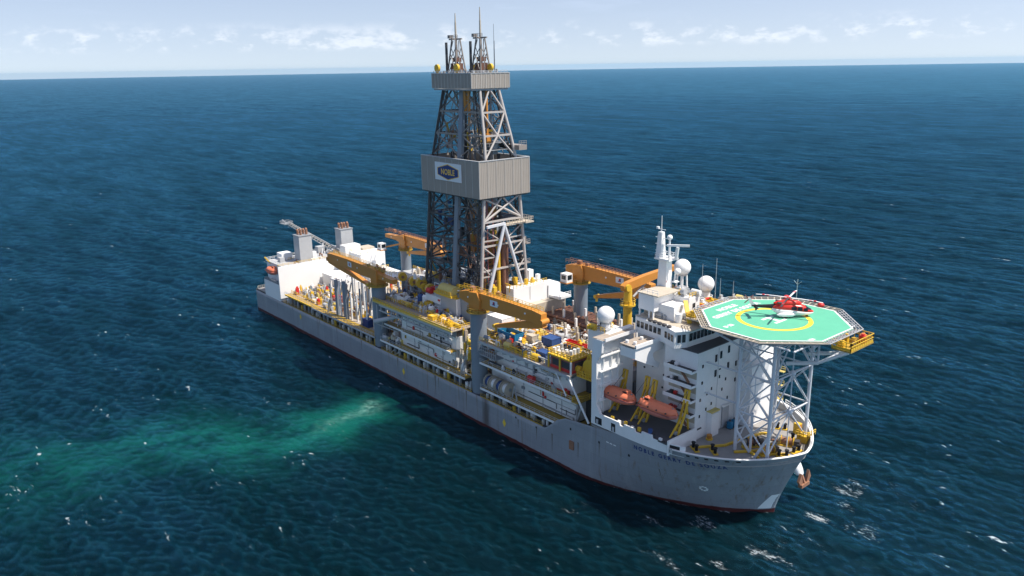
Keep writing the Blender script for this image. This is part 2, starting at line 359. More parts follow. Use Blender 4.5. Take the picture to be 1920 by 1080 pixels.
    for nm, arr in (('turbid', tur), ('core', core), ('foam', foam), ('crest', ST.ravel())):
        at = me.attributes.new(nm, 'FLOAT', 'POINT'); at.data.foreach_set('value', arr.astype(np.float32))
    m, nt, bs = new_mat('sea_water'); N, L = nt.nodes, nt.links
    def attr(n):
        k = N.new('ShaderNodeAttribute'); k.attribute_name = n; return k.outputs['Fac']
    geo = N.new('ShaderNodeNewGeometry')
    def noise(s, det=6, ro=.6, sc3=(1, 1, 1), w_=0.):
        mp = N.new('ShaderNodeMapping'); mp.inputs['Scale'].default_value = sc3; mp.inputs['Location'].default_value = (w_, w_ * .7, 0); mp.inputs['Rotation'].default_value = (0, 0, R(-10)); L.new(geo.outputs['Position'], mp.inputs['Vector'])
        n = N.new('ShaderNodeTexNoise'); n.inputs['Scale'].default_value = s; n.inputs['Detail'].default_value = det; n.inputs['Roughness'].default_value = ro; L.new(mp.outputs[0], n.inputs['Vector']); return n.outputs['Fac']
    def ma(op, a, b=None, c=None):
        n = N.new('ShaderNodeMath'); n.operation = op
        for i, v in enumerate((a, b, c)):
            if v is None: continue
            if isinstance(v, (int, float)): n.inputs[i].default_value = v
            else: L.new(v, n.inputs[i])
        return n.outputs[0]
    def mr(v, a, b, c=0., d=1.):
        n = N.new('ShaderNodeMapRange'); n.interpolation_type = 'SMOOTHSTEP'; L.new(v, n.inputs[0])
        for i, k in zip((1, 2, 3, 4), (a, b, c, d)): n.inputs[i].default_value = k
        return n.outputs[0]
    def mix(fac, A, B):
        x = N.new('ShaderNodeMix'); x.data_type = 'RGBA'; L.new(fac, x.inputs['Factor'])
        for s_, v in (('A', A), ('B', B)):
            if isinstance(v, tuple): x.inputs[s_].default_value = (*v, 1)
            else: L.new(v, x.inputs[s_])
        return x.outputs['Result']
    base = mix(noise(.008, 4), (.0003, .0046, .0060), (.0005, .0068, .0086))
    base = mix(mr(attr('crest'), -.25, .4), base, (.0006, .0115, .0160))
    tn = ma('MULTIPLY', attr('turbid'), mr(noise(.16, 7, .65, (1, .5, 1)), .30, .66, .45, 1.12))
    base = mix(mr(tn, .0, 1.05), base, (.004, .082, .062))
    base = mix(ma('MULTIPLY', attr('core'), mr(noise(.5, 6, .7), .35, .72, .05, .62)), base, (.20, .40, .34))
    # small whitecaps on the steepest crests, and broken foam near the bow
    wc = ma('MULTIPLY', mr(noise(.06, 3, .5, (1, 1, 1), 40), .54, .64), mr(noise(.6, 5, .65, (.45, 1.2, 1)), .57, .66))
    wc = ma('MULTIPLY', wc, mr(attr('crest'), .12, .30))
    fo = mr(ma('MULTIPLY_ADD', attr('foam'), .30, ma('MULTIPLY_ADD', noise(.16, 3, .5, (.5, 1.2, 1), 17), .5, ma('MULTIPLY', noise(1.3, 8, .75, (.55, 1.3, 1), 9), .6))), .82, .93, 0, .6)
    foamf = ma('MAXIMUM', ma('MULTIPLY', wc, .8), fo)
    base = mix(foamf, base, (.55, .60, .62))
    dist = N.new('ShaderNodeVectorMath'); dist.operation = 'DISTANCE'; dist.inputs[1].default_value = (150, -40, 0); L.new(geo.outputs['Position'], dist.inputs[0])
    rough = ma('MULTIPLY_ADD', foamf, .5, mr(dist.outputs['Value'], 250, 3000, .13, .36))
    h = ma('MULTIPLY', noise(.30, 6, .66, (.34, 1.5, 1)), .85)
    h = ma('MULTIPLY_ADD', noise(.95, 5, .65, (.40, 1.5, 1), 5), .42, h)
    h = ma('MULTIPLY_ADD', noise(2.3, 4, .65, (.45, 1.35, 1), 11), .17, h)
    h = ma('MULTIPLY_ADD', noise(.085, 3, .55, (.4, 1.4, 1), 3), 2.2, h)
    bp_ = N.new('ShaderNodeBump'); bp_.inputs['Strength'].default_value = 1.; bp_.inputs['Distance'].default_value = 1.05; L.new(h, bp_.inputs['Height'])
    # water body (diffuse upwelling light) under a Fresnel reflection capped as on a wave-roughened sea
    nt.nodes.remove(bs)
    df = N.new('ShaderNodeBsdfDiffuse'); gl = N.new('ShaderNodeBsdfGlossy'); fr = N.new('ShaderNodeFresnel'); fr.inputs['IOR'].default_value = 1.333; mxs = N.new('ShaderNodeMixShader')
    L.new(base, df.inputs['Color']); L.new(bp_.outputs[0], gl.inputs['Normal']); L.new(bp_.outputs[0], fr.inputs['Normal']); L.new(rough, gl.inputs['Roughness'])
    gl.inputs['Color'].default_value = (.19, .63, .90, 1)
    gust = ma('MULTIPLY', mr(noise(.012, 5, .6, (.45, 1.6, 1), 2), .3, .7, .80, 1.18), mr(noise(.05, 4, .6, (.4, 1.7, 1), 8), .3, .7, .76, 1.24))
    fac = ma('MULTIPLY', ma('MINIMUM', ma('MULTIPLY', fr.outputs[0], .9), .44), ma('MULTIPLY', gust, ma('SUBTRACT', 1., ma('MULTIPLY', foamf, .8))))
    L.new(fac, mxs.inputs['Fac']); L.new(df.outputs[0], mxs.inputs[1]); L.new(gl.outputs[0], mxs.inputs[2]); L.new(mxs.outputs[0], N['Material Output'].inputs['Surface'])
    me.materials.append(m)
    o = bpy.data.objects.new('sea', me); COL.objects.link(o); tag(o, kind='structure')
make_sea()

# ------------------------------------------------------------------ the ship: hull and decks
ship = thing('drillship', (115, 0, 0), 'grey hulled drillship with white accommodation block lying stopped on the open sea', 'drillship')
def hull_top(x):
    pts = [(0, 8.5), (179.5, 8.5), (181, 9.6), (184, 12.2), (187, 13.6), (191, 14.4), (196, 15.5), (240, 15.5)]
    for (a, za), (b, zb) in zip(pts, pts[1:]):
        if x <= b: return za + (zb - za) * (x - a) / (b - a)
    return 15.5
def make_hull():
    levels = [-4, -1.5, 0, .6, 1.4, 3, 5, 7, 9, 11, 13, 14.5, 1e9]
    us = [i / 34 for i in range(35)]; us = [1 - (1 - u) ** 1.7 for u in us]
    xs_mid = [0, .6, 1.6, 3] + [i * 6. for i in range(1, 29)] + [172, 176, 179.5, 181, 184, 187]
    rows = []
    for lv in levels:
        row = []
        for x in xs_mid:
            z = min(lv, hull_top(x)); yy = 21. - (1.2 if x == 0 else .45 if x == .6 else .1 if x == 1.6 else 0)
            row.append((x, -yy, z))
        st, tip, p, q = hull_p(min(lv, 15.5))
        for u in us:
            st, tip, p, q = hull_p(min(lv, 15.5)); x = st + u * (tip - st); z = min(lv, hull_top(x)); st, tip, p, q = hull_p(z); x = st + u * (tip - st)
            row.append((x, -21. * max(0, 1 - u ** p) ** (1 / q), z))
        rows.append(row)
    mb = MB(); n = len(rows[0])
    for s in (1, -1):
        vs = [(x, y * s, z) for r in rows for x, y, z in r]
        mb.add(vs, [(k * n + i, k * n + i + 1, (k + 1) * n + i + 1, (k + 1) * n + i) for k in range(len(rows) - 1) for i in range(n - 1)], True)
    vs = [rows[k][0] for k in range(len(rows))] + [(x, -y, z) for x, y, z in [rows[k][0] for k in range(len(rows))]]
    k = len(rows); mb.add(vs, [(i, i + 1, k + i + 1, k + i) for i in range(k - 1)])
    return mb.build('hull', 'hull', ship)
hull = make_hull()
def deck_outline(x0, x1, z, inset=.15, n=26):
    top = []
    st, tip, p, q = hull_p(z); xe = min(x1, tip - .25)
    for i in range(n + 1):
        x = x0 + (xe - x0) * (1 - (1 - i / n) ** 1.8); top.append((x, max(.3, hull_w(x, z) - inset)))
    return [(x, -y) for x, y in top] + [(x, y) for x, y in reversed(top)]
MB().prism([(.5, -20.2), (188, -20.8), (188, 20.8), (.5, 20.2)], 8.0, 8.35).build('main_deck', 'deck_dark', ship)
MB().prism(deck_outline(195.5, 240, 15.2), 14.7, 15.15).build('fore_deck', 'deck_light', ship)
# bulwark: thick band following the bow
def band(zlo, zhi, x0, th, mat, name, out=0., cap=0., n=60):
    mb = MB(); rings = []
    st, tip, p, q = hull_p(zlo)
    us = [-1 + 2 * i / n for i in range(n + 1)]
    def pt(s, z, off):
        st, tip, p, q = hull_p(z); u0 = (x0 - st) / (tip - st) if x0 > st else 0
        u = 1 - abs(s) ** 2.1 * (1 - u0); x = st + u * (tip - st); wv = 21. * max(0, 1 - u ** p) ** (1 / q)
        y = math.copysign(wv, s) if s else 0
        # inward offset towards the centre line point aft
        c = Vector((x - 14, 0)); d = (Vector((x, y)) - c).normalized(); v = Vector((x, y)) - d * off
        return v
    for s in us:
        a = pt(s, zlo, -out); b = pt(s, zhi, -out - cap); c = pt(s, zhi, th); d = pt(s, zlo, th)
        rings.append([(a.x, a.y, zlo), (b.x, b.y, zhi), (c.x, c.y, zhi), (d.x, d.y, zlo)])
    mb.loft(rings, False); return mb.build(name, mat, ship)
band(15.52, 16.75, 218.4, .25, 'hull', 'bulwark')
band(16.755, 16.92, 218.0, .5, 'white', 'bulwark_cap', .12)
# white open rail around the stem on the port side
mb = MB(); pr = []
for i in range(15):
    x = 222 + 15.6 * (1 - (1 - i / 14) ** 2); pr.append((x, hull_w(x, 16.8) - .25, 16.92))
mb.rail(pr, 1.2, 1.6, .06); mb.path([(x, y, 18.15) for x, y, z in pr], .12, 6); mb.build('railing', 'white_clean', ship)

# hull lettering and marks (starboard, wrapped on the plating)
def on_hull(x, z, off=.04):
    y = hull_w(x, z); return (x, -(y + off), z)
def hull_arc(x0, z):
    xs = np.linspace(x0, 238, 400); ys = np.array([hull_w(x, z) for x in xs]); s = np.concatenate([[0], np.cumsum(np.hypot(np.diff(xs), np.diff(ys)))]); return xs, s
xs_, s_ = hull_arc(200, 14.2)
def hull_text(body, s_mid, z, size, name, mat, sx=1., spacing=1.25):
    def fn(x, y, z_): return on_hull(float(np.interp(s_mid + x * sx, s_, xs_)), z + y, .05)
    return text_mb(body, size, fn, spacing, 0, .045).build(name, mat, hull)
hull_text('NOBLE GERRY DE SOUZA', 19.3, 14.15, 1.4, 'ship_name', 'navy', .93, 1.5)
def hull_patch(x0, x1, z0, z1, name, mat, off=.05):
    mb = MB(); a = [on_hull(x, z, off) for x, z in ((x0, z0), (x1, z0), (x1, z1), (x0, z1))]; mb.add(a, [(0, 1, 2, 3)]); return mb.build(name, mat, hull)
def hull_diamond(x, z, w_, h_, name, mat):
    mb = MB(); a = [on_hull(px, pz, .06) for px, pz in ((x - w_, z), (x, z - h_), (x + w_, z), (x, z + h_))]; mb.add(a, [(0, 1, 2, 3)]); return mb.build(name, mat, hull)
for x, z in ((42.5, 6.), (114., 4.6), (163.4, 4.2)): hull_diamond(x, z, .75, 1.25, 'yellow_marker', 'line_yellow')
for x, z0, z1, w_ in ((36, 3.5, 8.3, .25), (58, 5, 8.4, .3), (71, 2.6, 8.4, .22), (88, 4.4, 8.3, .4), (110.5, 3, 8.3, .3), (131.2, 1.4, 8.4, .5), (133, 3.6, 8.2, .25), (146.5, 2.2, 8.3, .4), (169, 4.5, 7.2, .3), (176.2, 3.8, 7.2, .25), (182, 2.8, 7.8, .35), (191.2, 4.4, 8.8, .3), (198.2, 7.4, 11.1, .22), (214.5, 6, 10.4, .16)): MB().add([on_hull(*q, .03) for q in ((x + w_ * .35, z0), (x + w_ * .6, z0 + .3), (x + w_ * .8, (z0 + z1) / 2), (x + w_ * 1.3, z1), (x - w_ * .4, z1), (x + w_ * .1, (z0 + z1) / 2))], [(0, 1, 2, 3, 4, 5)]).build('rust_run', 'hull_rust', hull)
for x in (200.5, 201.6, 202.7): hull_patch(x, x + .8, 12.3, 12.55, 'name_dash', 'white')
mb = MB()   # ring shaped load mark on the bow
zc, xc = 6.6, 222.4
for i in range(8):
    t = 2 * PI * i / 8
    c = (xc + .62 * math.cos(t), zc + .62 * math.sin(t)); mb.add([on_hull(c[0] + dx, c[1] + dz, .06) for dx, dz in ((-.2, -.2), (.2, -.2), (.2, .2), (-.2, .2))], [(0, 1, 2, 3)])
mb.build('thruster_mark', 'white_clean', hull)
for i in range(6):   # scupper and fairlead openings under the bulwark
    x = 221.5 + i * 1.75; hull_patch(x, x + .7, 16.0, 16.4, 'fairlead', 'black', .05)
for x in (188.5, 198, 207, 176, 168): hull_patch(x, x + .5, 11.1 if x > 186 else 7.2, 11.7 if x > 186 else 7.7, 'scupper', 'black', .05)
MB().box(188.5, 189.9, -21.35, -21.02, 6.2, 8.4).build('ladder_plate', 'rust_steel', hull)

# ------------------------------------------------------------------ stern house
def slab(name, mat, *b, parent=None): return MB().box(*b).build(name, mat, parent or ship)
sh = slab('stern_house', 'white_clean', 9, 25.5, -18.2, 18.5, 8.4, 21.6)
slab('wind_wall', 'white_clean', 25.55, 26.1, -21.05, 19.5, 9.6, 22.4)
slab('stern_house_side', 'white', 11.5, 25.5, -21.04, -18.25, 8.4, 15.0)
slab('roof_deck', 'grey_light', 8.8, 25.5, -18.6, 18.6, 21.62, 21.9)
MB().rail([(9, -18.4, 21.9), (9, 18.4, 21.9)], r=.05).rail([(9, -18.4, 21.9), (25.4, -18.4, 21.9)]).build('railing', 'white', ship)
MB().rail([(25.9, -21, 22.4), (25.9, 19, 22.4)], 1., 2.2).build('railing', 'yellow', ship)
for k, y in enumerate((-9.6, 9.0)):
    fn = MB(); fn.box(18., 23., y - .2 if k else y - .3, y + 5.2, 21.9, 32.4); fo = fn.build('funnel', 'grey_light', ship)
    MB().box(17.8, 23.2, y - .5, y + 5.4, 32.42, 32.7).build('funnel_cap', 'grey', fo)
    for j, (dx, dy) in enumerate(((1.2, 1.2), (3.4, 1.4), (1.4, 3.6), (3.6, 3.8))):
        MB().cyl((18 + dx, y + dy, 32.7), (18 + dx, y + dy, 34 + .5 * (j % 2)), .5, n=10).cyl((18 + dx, y + dy, 34 + .5 * (j % 2)), (18 + dx - .5, y + dy, 34.6 + .5 * (j % 2)), .5, .45).build('exhaust_pipe', 'rust_steel', fo)
slab('roof_locker', 'white_clean', 10, 14.5, -14, -9.5, 21.95, 24.6)
slab('roof_locker', 'white_clean', 30.5, 39.5, 8, 19.3, 18.5, 24.7); MB().rail([(39.4, 8.1, 24.7), (39.4, 19.2, 24.7)], 1.1, 1.5).rail([(30.6, 8.1, 24.7), (39.4, 8.1, 24.7)], 1.1, 1.5).build('railing', 'yellow', ship)
slab('roof_locker', 'white_dirty', 26.5, 31, 6, 13, 18, 27.2); slab('roof_locker', 'cream', 27.5, 32.5, 13.2, 18.6, 18, 25.6)
for x0, y0, dx, dy, h_ in ((15, -16, 2.2, 2, 1.7), (15.5, -3, 1.8, 3, 2), (10, 3, 3, 3, 2.6), (14, 14.6, 3, 2.5, 1.6), (24, -6, 1, 3, 1.2)):
    slab('vent_box', random.choice(['white', 'grey_light']), x0, x0 + dx, y0, y0 + dy, 21.95, 21.95 + h_)
slab('quarter_deck', 'deck_light', .6, 9, -20, 20, 8.36, 8.5); MB().rail([(11.4, -20.8, 8.5), (3, -20.8, 8.5), (.8, -19.6, 8.5), (.8, 19.6, 8.5)], 1.1, 1.8, .05).build('railing', 'cream', ship)
# ------------------------------------------------------------------ starboard deck modules
def walkway(x0, x1, y0, y1, z, parent=None, lip='white', rail=True, gr='yellow_dim'):
    o = MB().box(x0, x1, y0 + .28, y1, z - .25, z).build('walkway', gr, parent or ship)
    MB().box(x0, x1, y0, y0 + .27, z - .4, z + .12).build('walkway_edge', lip, o)
    if rail: MB().rail([(x0, y0 + .15, z + .12), (x1, y0 + .15, z + .12)], 1.05, 1.9, .045).build('railing', 'grey_light', o)
    return o
def gallery(x0, x1, z1, step, yb=-17.2):
    """open side gallery above the sheer strake: dark back wall with white stub pillars"""
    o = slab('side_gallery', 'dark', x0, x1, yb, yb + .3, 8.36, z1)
    n = int((x1 - x0) / step)
    for i in range(n):
        x = x0 + (i + .5) * (x1 - x0) / n
        mat = 'yellow' if i % 9 == 4 else ('white', 'grey_light', 'grey', 'grey_light')[i * 7 % 4]; hw_ = (.28, .4, .22)[i % 3]; x += (.5, -.3, .2, 0)[i % 4]
        MB().box(x - hw_, x + hw_, -20.1, -19.5, 8.36, z1 - (.3 if i % 4 else 1.0)).build('gallery_pillar', mat, o)
        if i % 2 == 0: MB().cyl((x + 1.1, -19.3, 8.4), (x + 1.1, -19.3, 9.7), .45, n=8).build('gallery_vent', random.choice(['white', 'grey', 'dark', 'blue']), o)
    MB().box(x0, x1, -20.95, -20.75, 8.5, 8.75).rail([(x0, -20.8, 8.7), (x1, -20.8, 8.7)], .9, 2.2, .04).build('gallery_rail', 'yellow_dim', o)
    return o
def wall_lines(parent, x0, x1, y, z0, z1, n, seed):
    """pipes, conduits and stiffeners along a starboard wall"""
    rd = random.Random(seed)
    for i in range(n):
        z = rd.uniform(z0 + .4, z1 - .3); a = rd.uniform(x0, x1 - 4); b = min(x1, a + rd.uniform(4, 16)); rr = rd.choice([.07, .09, .14])
        mb = MB().cyl((a, y - .2, z), (b, y - .2, z), rr, n=6)
        if rd.random() < .5: mb.cyl((b, y - .2, z), (b, y - .2, z + rd.choice([-1, 1]) * min(1.5, (z1 - z0) / 3)), rr, n=6)
        mb.build('wall_pipe', rd.choice(['grey_light', 'white_dirty', 'grey', 'dark', 'white', 'yellow_dim']), parent)
    for i in range(int((x1 - x0) / 4)):
        x = x0 + 2 + i * 4 + rd.uniform(-.6, .6)
        if rd.random() < .45:
            h = rd.uniform(.5, 1.2); z = z0 + rd.uniform(.6, max(.7, z1 - z0 - 1.6))
            MB().box(x, x + rd.uniform(.4, 1.1), y - .32, y - .02, z, z + h).build('wall_box', rd.choice(['grey_light', 'grey', 'red', 'white', 'dark', 'yellow_dim', 'white']), parent)
def doorway(parent, x, y, z, w_=.9, h=2.): MB().box(x, x + w_, y - .06, y - .01, z, z + h).build('doorway', 'dark', parent)
# module A (between the two starboard crane columns)
gallery(101, 149, 11.3, 2.6)
A = slab('deck_module', 'white_dirty', 108.8, 138.2, -17.9, -8, 11.9, 17.4)
wall_lines(A, 109, 138, -17.92, 12, 17.3, 9, 3)
for x in (108.85, 116.5, 124, 131.5, 138.0): MB().box(x - .12, x + .12, -18.03, -17.93, 11.95, 17.3).build('stiffener', 'grey_light', A)
doorway(A, 136.4, -17.92, 12.1)
walkway(100.6, 146, -21.0, -17.3, 11.75)
A2 = MB()
A2.prism([(110.2, -18.3), (137.4, -18.3), (138.6, -18.0), (139.4, -17.2), (139.6, -16), (139.6, -8), (110.2, -8)], 17.75, 21.6); A2 = A2.build('deck_module', 'white_dirty', ship)
wall_lines(A2, 111, 137, -18.32, 17.9, 21.5, 7, 4); doorway(A2, 131, -18.32, 18)
for x in (113, 120.5, 128, 135): MB().box(x - .1, x + .1, -18.42, -18.33, 17.8, 21.5).build('stiffener', 'grey_light', A2)
walkway(113.5, 139.2, -20.8, -18.5, 17.7, gr='yellow_dim'); walkway(101.5, 113.2, -19.6, -17, 17.2, rail=False)
gird = slab('deck_girder', 'grey', 101, 139.3, -18.6, -18.2, 21.65, 23.7)
MB().box(101, 140.2, -20.9, -20.5, 23.25, 23.9).box(101, 140.2, -20.9, -20.5, 21.55, 21.95).build('girder_flange', 'grey_light', gird)
for i in range(13):
    x = 102 + i * 3.1; MB().box(x - .15, x + .15, -20.85, -20.55, 21.95, 23.25).build('girder_post', 'grey_light', gird)
slab('upper_deck', 'deck_tan', 97, 140.2, -20.4, -6, 23.92, 24.2)
o = slab('deck_margin', 'yellow_pale', 97, 140.2, -20.95, -20.42, 23.92, 24.24)
MB().rail([(97.2, -20.7, 24.24), (139.8, -20.7, 24.24), (139.8, -12, 24.24)], 1.15, 1.5, .06).build('railing', 'yellow', o)
MB().box(97.3, 139.8, -20.72, -20.68, 24.3, 24.75).build('kick_plate', 'yellow', o)
MB().cyl((100.8, -22.6, 18.3), (109.8, -18.4, 21.4), .75, n=12).build('vent_duct', 'grey_light', ship)
MB().bar((100.5, -21.4, 18.2), (100.5, -21.4, 23.6), .2).bar((100.3, -22.3, 17.6), (108, -18.4, 15.6), .2).bar((108, -18.6, 17.5), (110, -18.6, 21.4), .25).build('support_frame', 'grey_light', ship)
MB().bar((108.2, -20.8, 8.4), (112.5, -18, 11.4), .35).bar((106, -20.8, 8.4), (108.3, -18, 11.4), .3).build('support_frame', 'grey_light', ship)
# module B (forward of the second column)
gallery(153, 178.5, 10.7, 2.7)
B = slab('deck_module', 'white_dirty', 160, 187, -17, -6, 11.3, 18.2)
wall_lines(B, 160, 186.5, -17.02, 11.5, 18.2, 12, 5)
for x in (167, 174.5, 181.5, 186.8): MB().box(x - .12, x + .12, -17.12, -17.03, 11.4, 18.1).build('stiffener', 'grey_light', B)
slab('deck_module', 'white_dirty', 152.6, 159.9, -16.2, -6, 8.4, 18.2)
walkway(153, 188.2, -20.9, -16.9, 11.1); MB().box(187.2, 194.8, -20.8, -12, 10.9, 11.1).build('walkway', 'yellow_dim', ship)
walkway(153, 188.6, -20.9, -17.2, 18.6); MB().box(182.8, 190.6, -20.6, -10, 18.3, 18.62).build('walkway', 'yellow_dim', ship)
MB().rail([(189, -20.7, 18.65), (190.5, -18, 18.65), (190.5, -10, 18.65)], 1.1, 1.5, .06).rail([(188, -20.7, 18.7), (181, -20.7, 18.7)], 1.1, 1.5, .06).build('railing', 'yellow', ship)
B2 = slab('deck_module', 'white_dirty', 157.0, 186.6, -18.0, -6, 18.7, 23.4)
wall_lines(B2, 159, 182, -18.02, 18.9, 23.3, 9, 6)
for x in (157.1, 165.5, 172.4, 179.6, 186.5): MB().box(x - .12, x + .12, -18.12, -18.03, 18.8, 23.3).build('stiffener', 'grey_light', B2)
MB().box(171.9, 172.6, -18.2, -18.03, 18.7, 23.2).build('downpipe', 'grey', B2)
for x, z in ((164, 21.2), (179, 19.6), (176.5, 15)): MB().cyl((x, -18.25, z), (x, -17.9, z), .33, n=8).build('lifebuoy', 'red', B2)
gb = slab('deck_girder', 'grey', 153, 187, -18.8, -18.2, 23.4, 24.7)
MB().box(153, 188.3, -21, -20.6, 24.2, 24.9).build('girder_flange', 'grey_light', gb)
for i in range(12): MB().bar((154 + i * 3, -20.75, 23.6), (154 + i * 3, -20.75, 24.2), .25).bar((154 + i * 3, -20.75, 23.6), (155.2 + i * 3, -18.5, 23.5), .2).build('girder_bracket', 'grey_light', gb)
slab('upper_deck', 'deck_tan', 153, 188, -20.55, -6, 24.6, 24.9)
mb = MB().rail([(153.2, -20.8, 24.9), (176, -20.8, 24.9)], 1.15, 1.5, .05); mb.build('railing', 'yellow', gb)
bal = slab('service_balcony', 'grey', 153.2, 160, -20.9, -18, 20.9, 21.15); MB().rail([(153.3, -20.8, 21.15), (160, -20.8, 21.15)], 2.2, .8, .05).build('railing', 'grey_light', bal)
MB().bar((187.2, -20.6, 24.6), (194.6, -20.8, 14.8), .34).bar((183.5, -20.9, 24.5), (187, -20.9, 19.5), .25).build('knee_brace', 'white_clean', ship)
slab('deck_recess', 'dark', 187, 195.4, -14, -13.6, 8.4, 24)
slab('deck_recess', 'deck_dark', 187.0, 195.4, -20.6, -14, 8.36, 8.6)
for i in range(6):
    x = 188 + i * 1.2; MB().cyl((x, -16.5, 8.6), (x, -16.5, 10.2 + (i % 3) * .8), .4, n=8).build('deck_vent', random.choice(['grey', 'blue', 'rust_steel', 'dark']), ship)
# aft side gallery and open machinery deck
gallery(28, 97, 11.2, 2.9)
walkway(52, 97, -20.9, -17.6, 11.6, gr='yellow_dim', lip='grey_light'); walkway(28, 52, -20.2, -17.6, 11.6, lip='yellow')
slab('aft_deck', 'deck_tan', 27, 108, -17.5, 20.5, 11.2, 11.5)
slab('aft_house', 'white_dirty', 27, 46, -3, 6, 11.55, 17.2); slab('aft_house', 'white', 40, 60, 6, 18, 11.55, 19); slab('aft_house', 'cream', 62, 105, -4, 12, 11.55, 18.8); slab('aft_house', 'grey_light', 60, 96, 12.2, 19.5, 11.55, 21.0)
# drill floor substructure and central decks
sub = slab('drill_floor', 'grey', 106.5, 136.4, -6.5, 11.5, 24.25, 31.8); slab('drill_floor', 'grey', 120, 141, -11.8, -6.55, 24.25, 31.78)
slab('upper_deck', 'deck_tan', 140.3, 195.3, -5.9, 19.5, 21.2, 21.5)
slab('deck_house', 'white_dirty', 96.5, 143, -5.9, 20, 11.55, 24.2)
slab('deck_house', 'grey', 143.05, 195.2, -5.5, 19.4, 8.4, 21.15)
hw = slab('deck_house', 'white_clean', 136.5, 142.6, .6, 14.2, 21.5, 33.0)
MB().box(142.62, 142.7, 7.0, 7.15, 28.5, 32.7).build('wall_seam', 'grey_light', hw)
MB().cyl((142.6, 2, 29.2), (142.85, 2, 29.2), .32, n=8).build('wall_vent', 'dark', hw)
MB().rail([(142.4, .7, 33), (142.4, 14.1, 33)], 1.1, 1.4, .06).rail([(136.6, .7, 33), (142.4, .7, 33)], 1.1, 1.4, .06).build('railing', 'yellow', hw)
for x, y, s_ in ((137.5, 9.5, 1.9), (139.5, 12, 1.1), (138, 4, 1.2), (140.5, 6.6, .9)): slab('roof_vent', random.choice(['white_clean', 'yellow']), x, x + s_, y, y + s_, 33.02, 33.0 + s_ * 1.9, parent=hw)
slab('deck_house', 'white_clean', 138, 143, 14.3, 19.3, 21.5, 31.8); slab('deck_house', 'white', 143.05, 147.5, 14.6, 19.6, 28.0, 28.7); MB().rail([(147.4, 14.7, 28.7), (147.4, 19.5, 28.7)], 1.2, 1.2, .06).build('railing', 'white_clean', ship)
slab('deck_house', 'cream', 142.75, 145.2, -1.5, 19.4, 21.5, 27.6)
wl = slab('wind_wall', 'grey_light', 120.5, 132.2, -12.6, -11.9, 24.3, 30.2); MB().box(120.4, 132.4, -12.75, -11.8, 30.22, 30.7).build('wall_cap', 'yellow', wl); slab('wind_wall', 'white_clean', 132.25, 132.8, -13, -8.5, 24.3, 30.4)
MB().rail([(106.8, -6.4, 31.8), (119.8, -6.4, 31.8)], 1.1, 1.5, .06).build('railing', 'yellow', sub)

# ------------------------------------------------------------------ accommodation block
acc = MB().prism([(198.1, -8.2), (208.2, -8.2), (208.2, -10.5), (217.2, -10.5), (217.2, 19.3), (198.1, 19.3)], 15.2, 35.9).build('accommodation_block', 'white', ship)
W2 = lambda y, z, w_=.55, h=.8: MB().box(217.21, 217.30, y - w_ / 2, y + w_ / 2, z - h / 2, z + h / 2).build('window', 'glass', acc)
for y, z, w_, h in ((-8.6, 32.5, .5, .75), (-8.6, 28.6, .45, .7), (-6.6, 25.5, .4, .7), (-5, 26.3, .4, .7), (-9, 24.6, .4, .7), (-2.2, 28.4, .4, .7), (-1, 25, .4, .7), (-9, 20.7, .4, .7), (-6.7, 21.8, .4, .7), (-4.8, 22.6, .4, .7), (-3.2, 20.3, .4, .6), (-2, 33.6, .7, 1.7), (-3.8, 33.2, .7, 1.7), (.9, 34.2, .7, 1.7), (.9, 30.2, .7, 1.7), (-3.8, 29.6, .7, 1.6), (-2.2, 30.2, .6, .3), (.2, 27.2, .4, .7), (1.3, 22.3, .4, .7), (4, 30, .6, 1.2), (4, 26, .6, .9), (7, 30, .6, 1.2), (7, 26, .6, .9), (10, 26, .6, .9)): W2(y, z, w_, h)
MB().box(217.22, 217.26, -2.95, -2.85, 16, 35.5).box(217.22, 217.26, 4.9, 5.0, 16, 35.5).build('plate_seam', 'grey_light', acc)
MB().box(217.22, 218.6, -6.2, -3.4, 15.2, 20.6).prism([(217.22, 20.6), (218.6, 20.6), (217.22, 21.4)], -6.2, -3.4, 'y').build('vent_trunk', 'white', acc)
MB().box(217.2, 218.7, -6.3, -3.3, 21.0, 21.3).build('trunk_hood', 'yellow_pale', acc)
MB().box(217.25, 217.5, -.6, 1.9, 15.3, 20.5).build('door_recess', 'grey_light', acc); MB().box(217.22, 217.9, -.9, 2.1, 20.6, 20.9).build('door_canopy', 'white', acc)
# starboard wall: four balconies with stained fronts
for z in (32.0, 28.6, 25.1, 21.6):
    bo = MB().box(209.5, 217.2, -12.5, -10.52, z - .45, z).build('balcony', 'white_clean', acc)
    MB().box(209.6, 217.0, -12.3, -10.6, z + .005, z + .03).build('balcony_floor', 'dark', bo)
    MB().bar((212.6, -11.2, z), (215.6, -11.2, z - 3.1), .7, .16).build('stair', 'rust_steel', bo)
    for x in (210.5, 211.6): MB().box(x, x + .7, -11.4, -10.7, z + .03, z + .7).build('locker', random.choice(['cream', 'red', 'dark', 'white_clean']), bo)
    MB().box(209.6, 217.1, -10.56, -10.52, z - 2.2, z - .5).build('stained_panel', 'cream', bo); MB().box(209.5, 217.2, -12.5, -12.4, z + .035, z + .4).build('balcony_lip', 'white_clean', bo)
for x, z in ((203, 28.5), (206.3, 27.2), (200.5, 27.5), (203.2, 23.5), (206, 24), (207.4, 30.8), (207.4, 24.4), (201.2, 23), (207.4, 27.7)): MB().cyl((x, -8.32, z), (x, -8.2, z), .26, n=8).build('porthole', 'dark', acc)
roof = MB().prism([(198, -8.3), (208.1, -8.3), (208.1, -10.6), (217.25, -10.6), (217.25, 19.4), (198, 19.4)], 35.92, 36.1).build('block_roof', 'deck_dark', acc)
